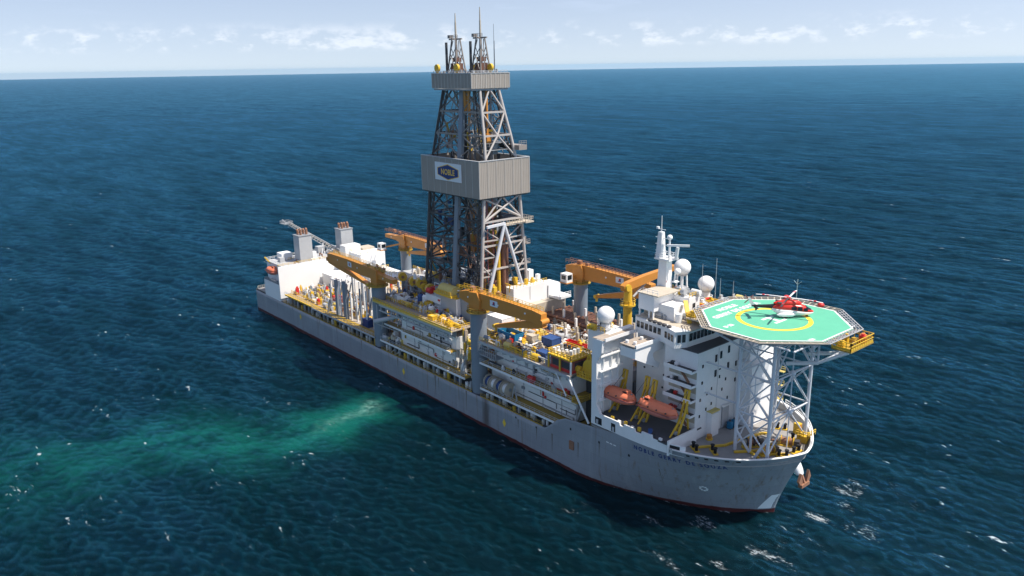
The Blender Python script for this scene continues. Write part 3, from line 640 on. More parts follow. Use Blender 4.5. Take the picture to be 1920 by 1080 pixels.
# aft fin wall of the lifeboat bay
fin = MB().prism([(-21.02, 15.5), (-19.6, 15.5), (-19.6, 18), (-8.3, 18), (-8.3, 37), (-12.2, 37), (-18.2, 36.6), (-21.02, 36.6)], 195.6, 197.0, 'x').build('bay_fin', 'white', ship)
MB().prism([(195.6, 15.5), (200.2, 15.5), (198.6, 18.4), (197.2, 20.5), (197.1, 31), (198.6, 33.6), (198.8, 36.6), (195.6, 36.6)], -21.05, -20.4, 'y').build('fin_flange', 'white', fin)
MB().prism([(197.0, 36.6), (198.0, 36.6), (199.2, 37.1), (199.2, 36.3), (198.2, 35.6), (197.0, 34.8)], -20.4, -10.3, 'y').build('fin_brow', 'white_clean', fin)
MB().box(195.6, 199.1, -20.9, -10.3, 36.62, 36.7).build('fin_top', 'deck_tan', fin)
for z in (21.4, 25.0, 28.6, 32.2): MB().box(197.0, 197.8, -20.3, -12.5, z - .15, z + .15).build('fin_stiffener', 'white', fin)
for y in (-19, -16.3, -13.8): MB().box(197.0, 197.5, y - .12, y + .12, 18.1, 33).build('fin_stiffener', 'white', fin)
# side wing deck with bracket
wing = MB().prism([(-18.1, 36.0), (-18.1, 33.4), (-10.0, 29.3), (-9.6, 30.6), (-11.2, 31.4), (-11.9, 32.5), (-11.9, 33.4), (-7, 35.1), (-7, 36.0)], 205.6, 206.0, 'x').build('wing_bracket', 'white_clean', ship)
MB().box(201.6, 205.6, -18.1, -8.2, 33.4, 35.7).build('wing_box', 'white', wing)
MB().box(201.5, 206.3, -18.25, -7, 36.0, 36.25).build('wing_deck', 'deck_tan', wing); MB().box(206.0, 206.35, -18.25, -6.5, 35.9, 36.75).build('wing_coaming', 'white_clean', wing)
for x, y in ((202.6, -17), (204.6, -16.6), (203.4, -13)): MB().cyl((x, y, 36.25), (x, y, 36.9), .4, n=8).build('deck_fitting', 'white', wing)
# lifeboat bay deck and starboard parapet
bay = slab('boat_deck', 'deck_dark', 197, 217.4, -20.4, -8.25, 17.6, 17.9)
slab('bay_front_wall', 'white', 217.42, 217.8, -20.3, -10.4, 15.2, 18.6)
mb = MB()
px = [196.0 + i * .2 for i in range(126)]
def par(x, z): return (x, -(hull_w(x, 15.5) + .03), z)
tops = lambda x: 18.6 if x < 204.5 or 205.6 < x < 209 or 210.6 < x < 213.6 else 17.9
rings = []
for x in px:
    y = hull_w(x, 15.5); rings.append([(x, -y - .03, 15.52), (x, -y - .03, tops(x)), (x, -y + .3, tops(x)), (x, -y + .3, 15.52)])
mb.loft(rings, False); para = mb.build('bay_parapet', 'white', ship)
for a, b_, z0, z1 in ((196.9, 199.0, 15.9, 17.6), (201.9, 203.2, 15.7, 17.7), (217.6, 220.0, 15.9, 17.7)):
    MB().add([(x, -(hull_w(x, 15.5) + .06), z) for x, z in ((a, z0), (b_, z0), (b_, z1), (a, z1))], [(0, 1, 2, 3)]).build('mooring_port', 'black', para)
    MB().box(a + .5, a + 1.0, -hull_w(a, 15.5) - .3, -hull_w(a, 15.5) - .07, z0 + .1, z0 + 1.2).build('roller_fairlead', 'grey_light', para)
MB().cyl((212.5, -20, 17.9), (212.5, -20, 19.6), .5, n=10).build('winch_drum', 'blue', bay)
for i in range(9): MB().box(199 + i * 2, 199.7 + i * 2, -20.2, -19.7, 17.9, 18.4 + .4 * (i % 2)).build('bay_fitting', random.choice(['dark', 'grey', 'yellow', 'white']), bay)
# wheelhouse and upper houses on top of the block
wh = MB().prism([(198.5, -9.6), (207.6, -10.6), (212.0, -12.2), (213.4, -9.5), (213.8, 0), (213.4, 9.5), (207.6, 12.5), (198.5, 12)], 36.1, 39.9).build('wheelhouse', 'white', ship)
def winrow(p, q, n, z0, z1, gap=.28, off=.06):
    p = Vector(p); q = Vector(q); d = (q - p); nn = Vector((d.y, -d.x)).normalized() * off
    for i in range(n):
        a = p + d * ((i + gap / 2) / n) + nn; b = p + d * ((i + 1 - gap / 2) / n) + nn
        MB().add([(a.x, a.y, z0), (b.x, b.y, z0), (b.x, b.y, z1), (a.x, a.y, z1)], [(0, 1, 2, 3)]).build('window', 'glass', wh)
winrow((198.8, -9.63), (207, -10.53), 6, 37.6, 39.1); winrow((208, -10.75), (211.7, -12.1), 3, 37.5, 39.0); winrow((212.3, -11.8), (213.3, -9.8), 2, 37.4, 39.2); winrow((213.45, -9), (213.8, 0), 7, 37.4, 39.2, .16); winrow((213.8, 0), (213.4, 9), 7, 37.4, 39.2, .16)
slab('wheelhouse_roof', 'cream', 198.2, 214.2, -9.4, 12, 39.92, 40.15, parent=wh)
MB().prism([(207.6, -10.7), (212.2, -12.4), (213.9, -9.4), (207.6, -9.4)], 39.92, 40.1).build('wheelhouse_roof', 'white_clean', wh)
for i in range(5): MB().sphere((203.4 + i * 1.5, -10.2 - i * .18, 40.3), .62, 10, 7, .6).build('covered_light', 'dark', wh)
uh = MB().box(198.6, 203.2, -8.8, -1.5, 41.8, 45.6).build('upper_house', 'white_clean', ship)
MB().bar((201.7, -8.6, 40.1), (201.7, -8.6, 41.9), .35).bar((198.9, -8.6, 40.1), (198.9, -8.6, 41.9), .35).bar((202.9, -8.6, 40.1), (202.9, -8.6, 41.9), .35).build('house_leg', 'white', uh)
MB().box(198.5, 204.6, -9.2, -1.2, 45.62, 45.85).build('house_roof', 'cream', uh)
MB().box(201, 207.4, -6.8, -2.0, 40.15, 43.4).build('upper_house', 'white_clean', ship)
uh3 = MB().box(198.2, 207.8, -1.95, 2.0, 40.15, 44.6).build('upper_house', 'white_clean', ship)
MB().box(207.82, 207.9, -.6, .3, 42.0, 43.2).build('window', 'glass', uh3); MB().box(207.82, 207.9, 1.1, 1.7, 40.4, 42.4).build('doorway', 'grey', uh3)
MB().rail([(207.6, -1.8, 44.6), (207.6, 1.9, 44.6)], 1.1, 1.3, .06).build('railing', 'yellow', uh3)
slab('monkey_deck', 'cream', 205, 213.6, 11, 19, 37.6, 40.15); slab('observation_deck', 'deck_tan', 207.5, 214, -4, 11, 40.17, 40.3)
MB().bar((207.9, -3.5, 44.5), (211.2, -6.0, 40.4), 1.0, .3).build('stair', 'yellow', ship)
MB().cyl((208.6, -6.6, 40.2), (208.6, -6.6, 42.2), .8, n=12).build('deck_locker', 'white_clean', ship)
MB().rail([(200, -9, 45.9), (204.4, -9, 45.9)], 1.1, 1.4, .05).build('railing', 'white', ship)
# port side block seen under the helideck
slab('port_house', 'white_clean', 217.25, 221.4, 4.2, 15.6, 15.2, 30.5); slab('port_house', 'white', 217.25, 219.5, 6, 16.5, 30.52, 34)
for z in (19, 22.5, 26): MB().box(217.3, 222.6, 15.6, 16.5, z, z + .2).rail([(222.5, 16.4, z + .2), (217.4, 16.4, z + .2)], 1, 1.2, .05).build('balcony', 'yellow_pale', ship)

# ------------------------------------------------------------------ derrick
dk_ = thing('derrick', (125, 0, 31.8), 'tall grey lattice drilling derrick with two clad bands and twin crown masts amidships', 'derrick')
DL = [(31.8, 111.2, 139.2, 8.9), (39.2, 111.5, 139.1, 8.3), (46.4, 111.7, 139., 7.75), (53.4, 111.9, 138.9, 7.2), (60.3, 112.1, 138.8, 6.7), (71.2, 113.0, 138.6, 5.6), (77.6, 114.1, 137.3, 4.85), (84., 115.4, 135.6, 4.1), (90.4, 116.6, 134., 3.4)]
def dlev(z):
    for a, b in zip(DL, DL[1:]):
        if z <= b[0] + 1e-6:
            t = (z - a[0]) / (b[0] - a[0]); return tuple(p + (q - p) * t for p, q in zip(a, b))
    return DL[-1]
def dp(z, s, k):    # corner: s -1 aft / 1 forward, k -1 starboard / 1 port
    _, xa, xf, hw_ = dlev(z); return Vector((xa if s < 0 else xf, k * hw_, z))
LIT = {1: 'derrick', -1: 'derrick'}
for s in (-1, 1):
    for k in (-1, 1):
        mb = MB()
        for a, b in zip(DL, DL[1:]): mb.cyl(dp(a[0], s, k), dp(b[0], s, k), .5 if a[0] < 60 else .42, n=10)
        mb.build('leg', 'derrick_sunlit' if s > 0 else 'derrick_shaded', dk_)
        mb = MB()   # inner chord of the doubled corner
        for a, b in zip(DL, DL[1:]):
            o_ = Vector((-s * 2.2, 0, 0)); mb.bar(dp(a[0], s, k) + o_, dp(b[0], s, k) + o_, .42)
            mb.bar(dp(a[0], s, k) + o_, dp(b[0], s, k), .22); 
            m_ = (a[0] + b[0]) / 2; mb.bar(dp(m_, s, k) + o_, dp(m_, s, k), .22); mb.bar(dp(a[0], s, k), dp(m_, s, k) + o_, .2); mb.bar(dp(b[0], s, k), dp(m_, s, k) + o_, .2)
        mb.build('corner_lattice', 'derrick_shaded', dk_)
def mid(z, k, t=.54):
    a, b = dp(z, -1, k), dp(z, 1, k); return a.lerp(b, t)
for k in (-1, 1):
    mb = MB()
    for a, b in zip(DL, DL[1:]): mb.bar(mid(a[0], k), mid(b[0], k), 1.75, 1.1, (0, 1, 0))
    mb.build('mid_column', 'column_grey' if k < 0 else 'grey', dk_)
def diag(p, q, r, name='brace', mat=None):
    mat = mat or ('derrick_sunlit' if min(p[0], q[0]) > 132 else 'derrick' if p[2] > 70 else 'derrick_shaded'); MB().cyl(p, q, r, n=8).build(name, mat, dk_)
for i, (a, b) in enumerate(zip(DL, DL[1:])):
    za, zb = a[0], b[0]
    if za > 60 and zb < 72: continue
    for k in (-1, 1):                       # long faces: two bays split by the column
        for u0, u1 in ((-1, 0), (0, 1)):
            P0 = dp(za, -1, k) if u0 < 0 else mid(za, k); P1 = mid(za, k) if u0 < 0 else dp(za, 1, k)
            Q0 = dp(zb, -1, k) if u0 < 0 else mid(zb, k); Q1 = mid(zb, k) if u0 < 0 else dp(zb, 1, k)
            if i % 2 == 0: diag(P0, Q1, .25); diag(P1.lerp(Q1, .5), Q0.lerp(P0, .0), .18)
            else: diag(P1, Q0, .25); diag(P0, Q1, .2)
        MB().bar(dp(zb, -1, k), dp(zb, 1, k), .45, .5).build('girt', 'derrick' if zb > 70 else 'derrick_shaded', dk_)
    for s in (-1, 1):                       # narrow faces
        MB().bar(dp(zb, s, -1), dp(zb, s, 1), .55, .5).build('girt', 'derrick_sunlit' if s > 0 else 'derrick_shaded', dk_)
        if s > 0 and zb <= 53.5: continue   # open V-door at the front
        c = (dp(zb, s, -1) + dp(zb, s, 1)) / 2
        if i % 2: diag(dp(za, s, -1), c, .3); diag(dp(za, s, 1), c, .3)
        else:
            c0 = (dp(za, s, -1) + dp(za, s, 1)) / 2; diag(dp(zb, s, -1), c0, .3); diag(dp(zb, s, 1), c0, .3)
for k in (-1, 1):                           # forward face A-frame
    diag((140.3, -.6, 52.3), (140.5, -7.2 if k < 0 else 6.2, 31.8), .5, 'a_frame_leg', 'galv')
    for z in (37.5, 43, 48):
        yy = -.6 + (-6.6 if k < 0 else 7.2) * (52.3 - z) / 20.5
        MB().bar((139.6, yy, z), dp(z, 1, k), .34, .34).build('girt', 'derrick_sunlit', dk_); diag((139.6, yy, z), dp(z + 3.5, 1, k), .2)
MB().bar((140.2, -7, 52.3), (140.2, -.2, 52.6), .7, .7).build('a_frame_beam', 'galv', dk_)
diag(dp(53.4, 1, -1), (139, 0, 57), .36); diag(dp(53.4, 1, 1), (139, 0, 57), .36); diag(dp(60.3, 1, -1), (139, 0, 57), .3); diag(dp(60.3, 1, 1), (139, 0, 57), .3)
# thin secondary lattice on the long faces and inner frames
for i, (a, b) in enumerate(zip(DL, DL[1:])):
    if a[0] > 60 and b[0] < 72: continue
    zm = (a[0] + b[0]) / 2; mb = MB()
    for k in (-1, 1):
        mb.bar(dp(zm, -1, k), dp(zm, 1, k), .2)
        for t in (.14, .27, .4, .67, .8, .92): 
            p0 = dp(a[0], -1, k).lerp(dp(a[0], 1, k), t); p1 = dp(b[0], -1, k).lerp(dp(b[0], 1, k), t + (.1 if int(t * 100) % 2 else -.1)); mb.bar(p0, p1, .16)
    for t in (.2, .38, .72, .86):
        p = dp(b[0], -1, -1).lerp(dp(b[0], 1, -1), t); q = dp(b[0], -1, 1).lerp(dp(b[0], 1, 1), t); mb.bar(p, q, .3); mb.bar(p + Vector((0, 2.4, 0)), p + Vector((0, 2.4, -5)), .25); mb.bar(p, q + Vector((0, 0, -4)), .16)
    mb.build('secondary_lattice', ('derrick_shaded', 'rust_steel', 'derrick_shaded', 'derrick', 'derrick', 'derrick', 'derrick', 'derrick')[i], dk_)
# clad bands
def ring_wall(x0, x1, hw_, z0, z1, name, pitch, th=.3):
    mb = MB(); mb.box(x0, x1, -hw_, -hw_ + th, z0, z1).box(x0, x1, hw_ - th, hw_, z0, z1).box(x1 - th, x1, -hw_ + th, hw_ - th, z0, z1).box(x0, x0 + th, -hw_ + th, hw_ - th, z0, z1)
    o = mb.build(name, 'cladding', dk_); rb = MB()
    n = int((x1 - x0) / pitch)
    for i in range(n + 1):
        x = x0 + (x1 - x0) * i / n; rb.box(x - .09, x + .09, -hw_ - .1, -hw_ - .005, z0 + .05, z1 - .05)
    n = max(2, int(2 * hw_ / pitch))
    for i in range(n + 1):
        y = -hw_ + 2 * hw_ * i / n; rb.box(x1 + .005, x1 + .1, y - .09, y + .09, z0 + .05, z1 - .05)
    rb.build('cladding_rib', 'cladding_rib', o); cr_ = MB(); q = .62
    for i in range(int((x1 - x0) / q)): cr_.box(x0 + i * q + .2, x0 + i * q + .4, -hw_ - .05, -hw_ - .004, z0 + .1, z1 - .1)
    for i in range(int(2 * hw_ / q)): cr_.box(x1 + .004, x1 + .05, -hw_ + i * q + .2, -hw_ + i * q + .4, z0 + .1, z1 - .1)
    cr_.build('corrugation', 'cladding', o)
    MB().box(x0 - .08, x1 + .12, -hw_ - .14, -hw_ + .5, z1 + .01, z1 + .22).box(x1 - .5, x1 + .14, -hw_ + .51, hw_ + .1, z1 + .01, z1 + .22).box(x0 - .08, x1 - .51, hw_ - .5, hw_ + .1, z1 + .01, z1 + .22).build('cladding_cap', 'grey_light', o)
    return o
band1 = ring_wall(112., 140.3, 9.3, 60.6, 71.0, 'wind_wall', 3.05); crown = ring_wall(115.9, 134.8, 6.9, 90.6, 94.7, 'crown_wall', 1.55)
MB().box(112.3, 140, -8.9, 8.9, 60.2, 60.55).build('band_floor', 'dark', dk_); MB().box(116.2, 134.5, -6.6, 6.6, 90.1, 90.5).build('crown_floor', 'grey', dk_)
# sign on the starboard wind wall
sg = MB().box(119.3, 132.3, -9.55, -9.42, 64.5, 69.7).build('name_sign', 'sign_white', dk_)
def hexa(cx, cz, wx, hz): return [(cx - wx, cz - hz * .45), (cx, cz - hz), (cx + wx, cz - hz * .45), (cx + wx, cz + hz * .45), (cx, cz + hz), (cx - wx, cz + hz * .45)]
MB().prism(hexa(125.8, 67.05, 5.25, 2.35), -9.58, -9.555, 'y').build('emblem_border', 'gold', sg)
MB().prism(hexa(125.8, 67.05, 4.95, 2.1), -9.61, -9.585, 'y').build('emblem_field', 'navy', sg)
text_mb('NOBLE', 2.3, lambda x, y, z: (125.8 + x * .92, -9.64, 66.98 + y), 1.02, 0, .05).build('emblem_lettering', 'gold', sg)
# interior: guide rails, top drives, pipe columns, racks
for x, y, a, b, r, mat in ((121, 2.5, 32, 90, .28, 'grey'), (123.5, 2.5, 32, 90, .28, 'grey'), (129, 2.5, 32, 90, .28, 'grey'), (131.5, 2.5, 32, 90, .28, 'grey'), (126, -3, 32, 90, .6, 'dark'), (118, -2, 32, 72, .5, 'dark'), (134, 3, 32, 72, .5, 'dark'), (115, 1, 32, 66, .7, 'dark'), (137, -4.3, 32, 60, .16, 'pink_pipe'), (137.6, -2.7, 32, 60, .18, 'pink_pipe'), (138.2, -6.6, 32, 56, .13, 'pink_pipe')):
    MB().cyl((x, y, a), (x, y, b), r, n=8).build('guide_rail' if mat == 'grey' else 'standpipe' if mat == 'pink_pipe' else 'pipe_column', mat, dk_)
MB().cyl((138.6, -1.7, 31.9), (138.6, -1.7, 48), .6, n=12).build('riser_pipe', 'yellow', dk_)
MB().cyl((138.4, .4, 24), (138.4, .4, 50.5), .75, n=12).cyl((138.2, 1.8, 24), (138.2, 1.8, 46), .55, n=10).build('mud_riser', 'brown_pipe', dk_)
for i in range(150):
    z = random.choice([random.uniform(32, 58), random.uniform(32, 50), random.uniform(71.5, 79)]); _, xa, xf, hw_ = dlev(z)
    x = random.uniform(xa + 1.5, xf - 2.5); y = random.uniform(-hw_ + 1.2, hw_ - 1.2); s_x, s_y, s_z = random.uniform(.5, 2.6), random.uniform(.5, 2.2), random.uniform(.5, 3.2)
    if random.random() < .5: MB().box(x, x + s_x, y, y + s_y, z, z + s_z).build('derrick_equipment', random.choice(['dark', 'dark', 'grey', 'yellow', 'orange_crane', 'rust_steel', 'black', 'grey_light', 'blue']), dk_)
    else: MB().cyl((x, y, z), (x + random.uniform(-3, 3), y + random.uniform(-2, 2), z + s_z * 2.2), random.uniform(.12, .35), n=6).build('derrick_pipe', random.choice(['dark', 'grey', 'rust_steel', 'grey_light', 'yellow_dim']), dk_)
for z in (43, 53.5, 73.5, 75.5):
    _, xa, xf, hw_ = dlev(z)
    MB().box(xa + 1, xf - 1, hw_ - 2.2, hw_ - .3, z - .12, z).box(xa + 1, xa + 3, -hw_ + .5, hw_ - 2.3, z - .12, z).box(xf - 3.4, xf - 1, -hw_ + .5, hw_ - 2.3, z - .12, z).build('platform', 'dark' if z < 60 else 'grey', dk_)
MB().box(133, 141.6, 6.6, 9.8, 51.9, 52.3).box(138.8, 140.8, -.2, 6.55, 51.9, 52.3).rail([(140.8, 0, 52.3), (141.5, 6.6, 52.3), (141.5, 9.7, 52.3), (133.1, 9.7, 52.3)], 1.3, 1, .06).build('platform', 'cream', dk_)
MB().box(134, 140.4, 5.4, 8.4, 73.2, 74.6).rail([(140.3, 5.5, 74.6), (140.3, 8.3, 74.6)], 1.2, 1, .06).build('platform', 'derrick', dk_)
for z in (39, 45): MB().box(135, 139.5, 8.6, 10.2, z, z + .3).rail([(139.4, 8.7, z + .3), (139.4, 10.1, z + .3)], 1.1, 1, .06).box(136, 138, 8.9, 9.8, z + .4, z + 2).build('platform', 'derrick', dk_)
for x in (121.5, 130.3): MB().box(x, x + 2.2, 1.2, 3.4, random.choice([36, 41]), 46).box(x + .2, x + 2, 1.4, 3.2, 53, 56).build('top_drive', 'orange_crane', dk_)
MB().box(127, 128, -4, -3.2, 84, 90).box(129, 129.6, -4, -3.4, 80, 90).box(133.4, 133.9, -1, -.5, 78, 90).build('hoist_cable', 'orange_crane', dk_)
# twin crown masts
for cx in (119.0, 130.6):
    cm = MB()
    for dx in (-2.1, 2.1):
        for dy in (-1.8, 1.8): cm.bar((cx + dx, dy, 94.5), (cx + dx * .45, dy * .45, 104.2), .3); cm.bar((cx + dx, dy, 94.5), (cx - dx * .6, dy * .6, 100), .18); cm.bar((cx - dx * .55, dy * .55, 102), (cx + dx * .8, dy * .8, 98), .16)
    cm.cyl((cx, 0, 94.5), (cx, 0, 105), .55, .35, 8); cmo = cm.build('crown_mast', 'derrick', dk_)
    MB().box(cx - 3.2, cx + 2.8, -.25, .25, 104.2, 104.6).box(cx - .3, cx + .3, -1.6, 1.6, 104.2, 104.6).box(cx - 3.3, cx - 2.2, -.6, .6, 104.7, 105.6).rail([(cx - 2, -.9, 104.6), (cx + 2, -.9, 104.6)], .9, 1, .06).build('mast_crosstree', 'derrick', cmo)
    MB().cyl((cx, 0, 104.6), (cx, 0, 109), .33, .26, 8).cyl((cx, 0, 109), (cx, 0, 111.6 if cx < 125 else 112.6), .22, .12, 8).build('mast_pole', 'cream', cmo)
    MB().box(cx - 2.2, cx - 1.6, -2.4, -1.9, 95, 103.5).build('hydraulic_ram', 'dark', cmo)
    MB().box(cx - 1.4, cx + 1.6, -1.2, 1.2, 95, 97.6).box(cx - .9, cx + 1.2, -.9, .9, 98, 99.2).build('crown_block', 'brown_pipe', cmo)
    for s_ in (-1, 1): MB().path([(cx + 2.9 * s_, -1, 95), (cx + 2.4 * s_, -.8, 99.5), (cx + 1.4 * s_, 0, 104)], .14, 6).build('guy_line', 'derrick', cmo)
for x, h_ in ((134.1, 108), (135.2 - .9, 103.5)): MB().cyl((x, 2, 94.6), (x, 2, h_), .12, .06, 6).build('whip_antenna', 'grey', dk_)
for x, y in ((117.0, -5.6), (126.5, -5.6), (133.6, 1), (124.5, 3)): MB().cyl((x, y - .35, 96.3), (x, y + .35, 96.3), 1.1, n=14).cyl((x, y - .5, 96.3), (x, y + .5, 96.3), .35, n=8).box(x - .3, x + .3, y - .3, y + .3, 94.7, 95.4).build('crown_sheave', 'yellow', dk_)
mb = MB()
for i in range(40):
    x = random.uniform(116.5, 134); y = random.uniform(-6, 6); mb.box(x, x + random.uniform(.2, .7), y, y + .4, 94.4, 95 + random.random())
mb.rail([(116.2, -6.5, 94.9), (134.4, -6.5, 94.9), (134.4, 6.5, 94.9)], .6, 1.2, .05).build('crown_railing', 'grey_light', dk_)

# ------------------------------------------------------------------ cranes
def emblem_sign(parent, o, ux, n, w_=3.0, h=1.7):
    """white board with a small dark red and navy emblem; o centre, ux along the boom, n outward"""
    o, ux, n = Vector(o), Vector(ux).normalized(), Vector(n).normalized(); uz = n.cross(ux) * -1
    if uz.z < 0: uz = -uz
    def Q(mb, cx, cz, a, b, off):
        c = o + ux * cx + uz * cz + n * off; return mb.add([c - ux * a - uz * b, c + ux * a - uz * b, c + ux * a + uz * b, c - ux * a + uz * b], [(0, 1, 2, 3)])
    s = Q(MB(), 0, 0, w_ / 2, h / 2, .05).build('sign_board', 'sign_white', parent)
    Q(MB(), .05, .12, .38, .34, .08).build('sign_emblem', 'red', s); mb = MB(); Q(mb, -.05, -.32, .55, .12, .09); Q(mb, .28, .05, .16, .4, .1); mb.build('sign_emblem', 'navy', s)
def boom_poly(p, q, w_, hs):
    """tapered box boom from p to q with depth hs=[(t, up, down)...] and width w_"""
    p, q = Vector(p), Vector(q); d = (q - p).normalized(); side = d.cross(Vector((0, 0, 1))).normalized(); up = side.cross(d)
    rings = []
    for t, a, b in hs:
        c = p.lerp(q, t); rings.append([c - side * w_ / 2 - up * b, c + side * w_ / 2 - up * b, c + side * w_ / 2 + up * a, c - side * w_ / 2 + up * a])
    return MB().loft(rings, False), d, side, up
def crane(loc, ztop, r, pts, label, flip=1, cab=None, zbase=8.3, signt=.45, group='amber knuckle boom deck cranes', jiblen=None, back=4.5):
    x, y = loc; t = thing('knuckle_boom_crane', (x, y, zbase), label, 'crane', group)
    MB().cyl((x, y, zbase), (x, y, ztop - 5.6), r, n=20).cyl((x, y, ztop - 5.6), (x, y, ztop - 4.2), r, r * 1.08, 20).build('pedestal', 'column_grey', t)
    MB().cyl((x, y, ztop - 4.2), (x, y, ztop - 3.7), r * 1.22, n=20).rail([(x + r * 1.35 * math.cos(a), y + r * 1.35 * math.sin(a), ztop - 4) for a in np.linspace(0, 2 * PI, 11)], 1.1, 2, .06).cyl((x, y, ztop - 4.3), (x, y, ztop - 4.1), r * 1.42, n=20).build('slew_ring', 'yellow_dim', t)
    tip, jib = Vector(pts[0]), Vector(pts[1]); c = Vector((x, y, ztop - .6)); d = (tip - c); d.z = 0; d.normalize(); side = Vector((-d.y, d.x, 0))
    hb = MB()
    for s in (-1, 1): hb.prism([(-2.1, ztop - 3.7), (2.1, ztop - 3.7), (2.6, ztop - .6), (1.5, ztop + 1.5), (-1.9, ztop + 1.2)], -.3 + s * 1.35, .3 + s * 1.35, 'y')
    hb.box(-2.0, 2.0, -1.04, 1.04, ztop - 3.7, ztop - 1.4)
    hb.v = [(x + d.x * a + side.x * b, y + d.y * a + side.y * b, z) for a, b, z in hb.v]; ho = hb.build('slew_house', 'orange_crane', t)
    st = c - d * back
    L0 = (tip - st).length
    mb, dd, sd, up = boom_poly(st, tip, 2.0, [(0, .9, 1.0), (.1, 1.7, 1.7), (.25, 1.95, 2.3), (.62, 1.7, 2.0), (.9, 1.35, 1.8), (1, .9, 2.6)] if back < 9 else [(0, .6, .7), (.2, .8, .8), (.3, 1.7, 1.7), (.42, 1.85, 2.0), (.68, 1.65, 1.8), (.93, 1.25, 1.6), (1, .9, 2.2)])
    bo = mb.build('boom', 'orange_crane', t)
    mb = MB(); mb.rail([st + up * 1.75 + sd * .9, st.lerp(tip, .45) + up * 1.65 + sd * .9, st.lerp(tip, .97) + up * 1.05 + sd * .9], 1.1, 1.3, .05)
    mb.rail([st + up * 1.75 - sd * .9, st.lerp(tip, .45) + up * 1.65 - sd * .9, st.lerp(tip, .97) + up * 1.05 - sd * .9], 1.1, 1.3, .05); mb.build('boom_railing', 'rust_steel' if flip < 0 else 'yellow', bo)
    for tt in (.12, .5, .82): MB().cyl(st.lerp(tip, tt) - sd * 1.12, st.lerp(tip, tt) + sd * 1.12, .27, n=8).build('boom_pin', 'white', bo)
    mb = MB()
    for tt, s in ((.15, 1.4), (.25, 1.0), (.36, .8)):
        p = st.lerp(tip, tt) + up * 1.8; MB().box(p.x - s / 2, p.x + s / 2, p.y - .5, p.y + .5, p.z, p.z + s * .8).build('boom_winch', 'rust_steel', bo)
    emblem_sign(bo, st.lerp(tip, signt) + sd * 1.0 * (1 if sd.y < 0 else -1) + up * .15, dd, sd * (1 if sd.y < 0 else -1))
    mb, d2, s2, u2_ = boom_poly(tip + Vector((0, 0, -1.6)), jib, 1.5, [(0, .9, 1.1), (.25, 1.05, 1.05), (.7, .7, .7), (1, .35, .4)])
    jo = mb.build('jib', 'orange_crane', t); mb = MB()
    mb.cyl(tip + sd * 1.3 - up * 1.2, tip - sd * 1.3 - up * 1.2, .75, n=12); mb.build('knuckle_pin', 'orange_crane', jo)
    MB().cyl(jib + s2 * .9, jib - s2 * .9, .55, n=10).bar(jib, jib - Vector((0, 0, 1.6)), .5).build('hook_block', 'yellow', jo)
    MB().cyl(c + d * 2.2 - Vector((0, 0, 2.4)), st.lerp(tip, .42) - up * 1.6, .32, n=8).build('luffing_ram', 'grey_light', t)
    if cab:
        cx, cy, cz = cab; co_ = MB().box(cx - 1.3, cx + 1.3, cy - 1.2, cy + 1.2, cz - 1.3, cz + 1.3).build('cab', 'white_clean', t)
        MB().box(cx + 1.31, cx + 1.34, cy - .8, cy + .9, cz - .5, cz + .9).box(cx - .8, cx + .9, cy - 1.24, cy - 1.21, cz - .4, cz + .8).build('cab_window', 'glass', co_)
        MB().bar((cx, cy + 1.2, cz - .6), c - Vector((0, 0, 1)), .6).box(cx - 1.5, cx + 1.5, cy - 1.4, cy + 1.4, cz - 1.6, cz - 1.31).build('cab_bracket', 'orange_crane', co_)
    return t
crane((97.0, -18.2), 33., 2.3, ((59.5, -15.5, 32.0), (87.5, -16.2, 26.8)), 'amber crane at the aft starboard column with its boom stowed towards the stern', flip=1, back=11.5, signt=.62)
crane((149.6, -18.2), 36.2, 2.3, ((175., -17.0, 35.8), (154.8, -16.2, 28.6)), 'amber crane at the forward starboard column above the blue cable reels', back=6.8)
crane((58.8, 17), 33., 2.0, ((86, 15.5, 33.6), (63, 16, 28.6)), 'amber crane partly hidden behind the derrick on the port side', flip=-1, cab=(46.2, 14, 28.6), zbase=11.5, signt=.78, back=14)
crane((154.2, 17), 38.6, 2.1, ((182, 16.6, 38.4), (161.5, 16.2, 31.8)), 'amber port side crane with a white cab at the rear end of its boom', flip=-1, cab=(152.6, 12.6, 36.4), zbase=11.5, signt=.66, back=5.5)
# yellow column crane by the bridge
t = thing('pipe_handling_crane', (187.6, 0, 21.5), 'bright yellow single column crane standing just aft of the bridge', 'crane')
MB().cyl((187.6, 0, 21.5), (187.6, 0, 38.2), 1.12, n=18).build('column', 'yellow', t)
MB().cyl((187.6, 0, 38.2), (187.6, 0, 38.6), 2.0, n=18).rail([(187.6 + 1.9 * math.cos(a), 1.9 * math.sin(a), 38.6) for a in np.linspace(0, 2 * PI, 10)], 1.1, 2, .06).build('slew_platform', 'yellow', t)
MB().cyl((187.6, 0, 38.6), (187.6, 0, 42.6), 1.1, 1.0, 14).build('king_post', 'yellow', t)
mb, dd, sd, up = boom_poly((187.3, -1.8, 43.0), (188.6, 16.8, 45.4), 1.5, [(0, .5, .9), (.08, 1.0, 1.0), (.4, 1.1, 1.0), (1, .6, .6)]); bo = mb.build('boom', 'orange_crane', t)
MB().cyl((187.6, 2, 40), (187.9, 6.4, 43.0), .3, n=8).build('luffing_ram', 'grey_light', bo)
MB().cyl((186.5, -.8, 43.0), (188.7, -.8, 43.0), .9, n=12).build('boom_pivot', 'yellow', bo)

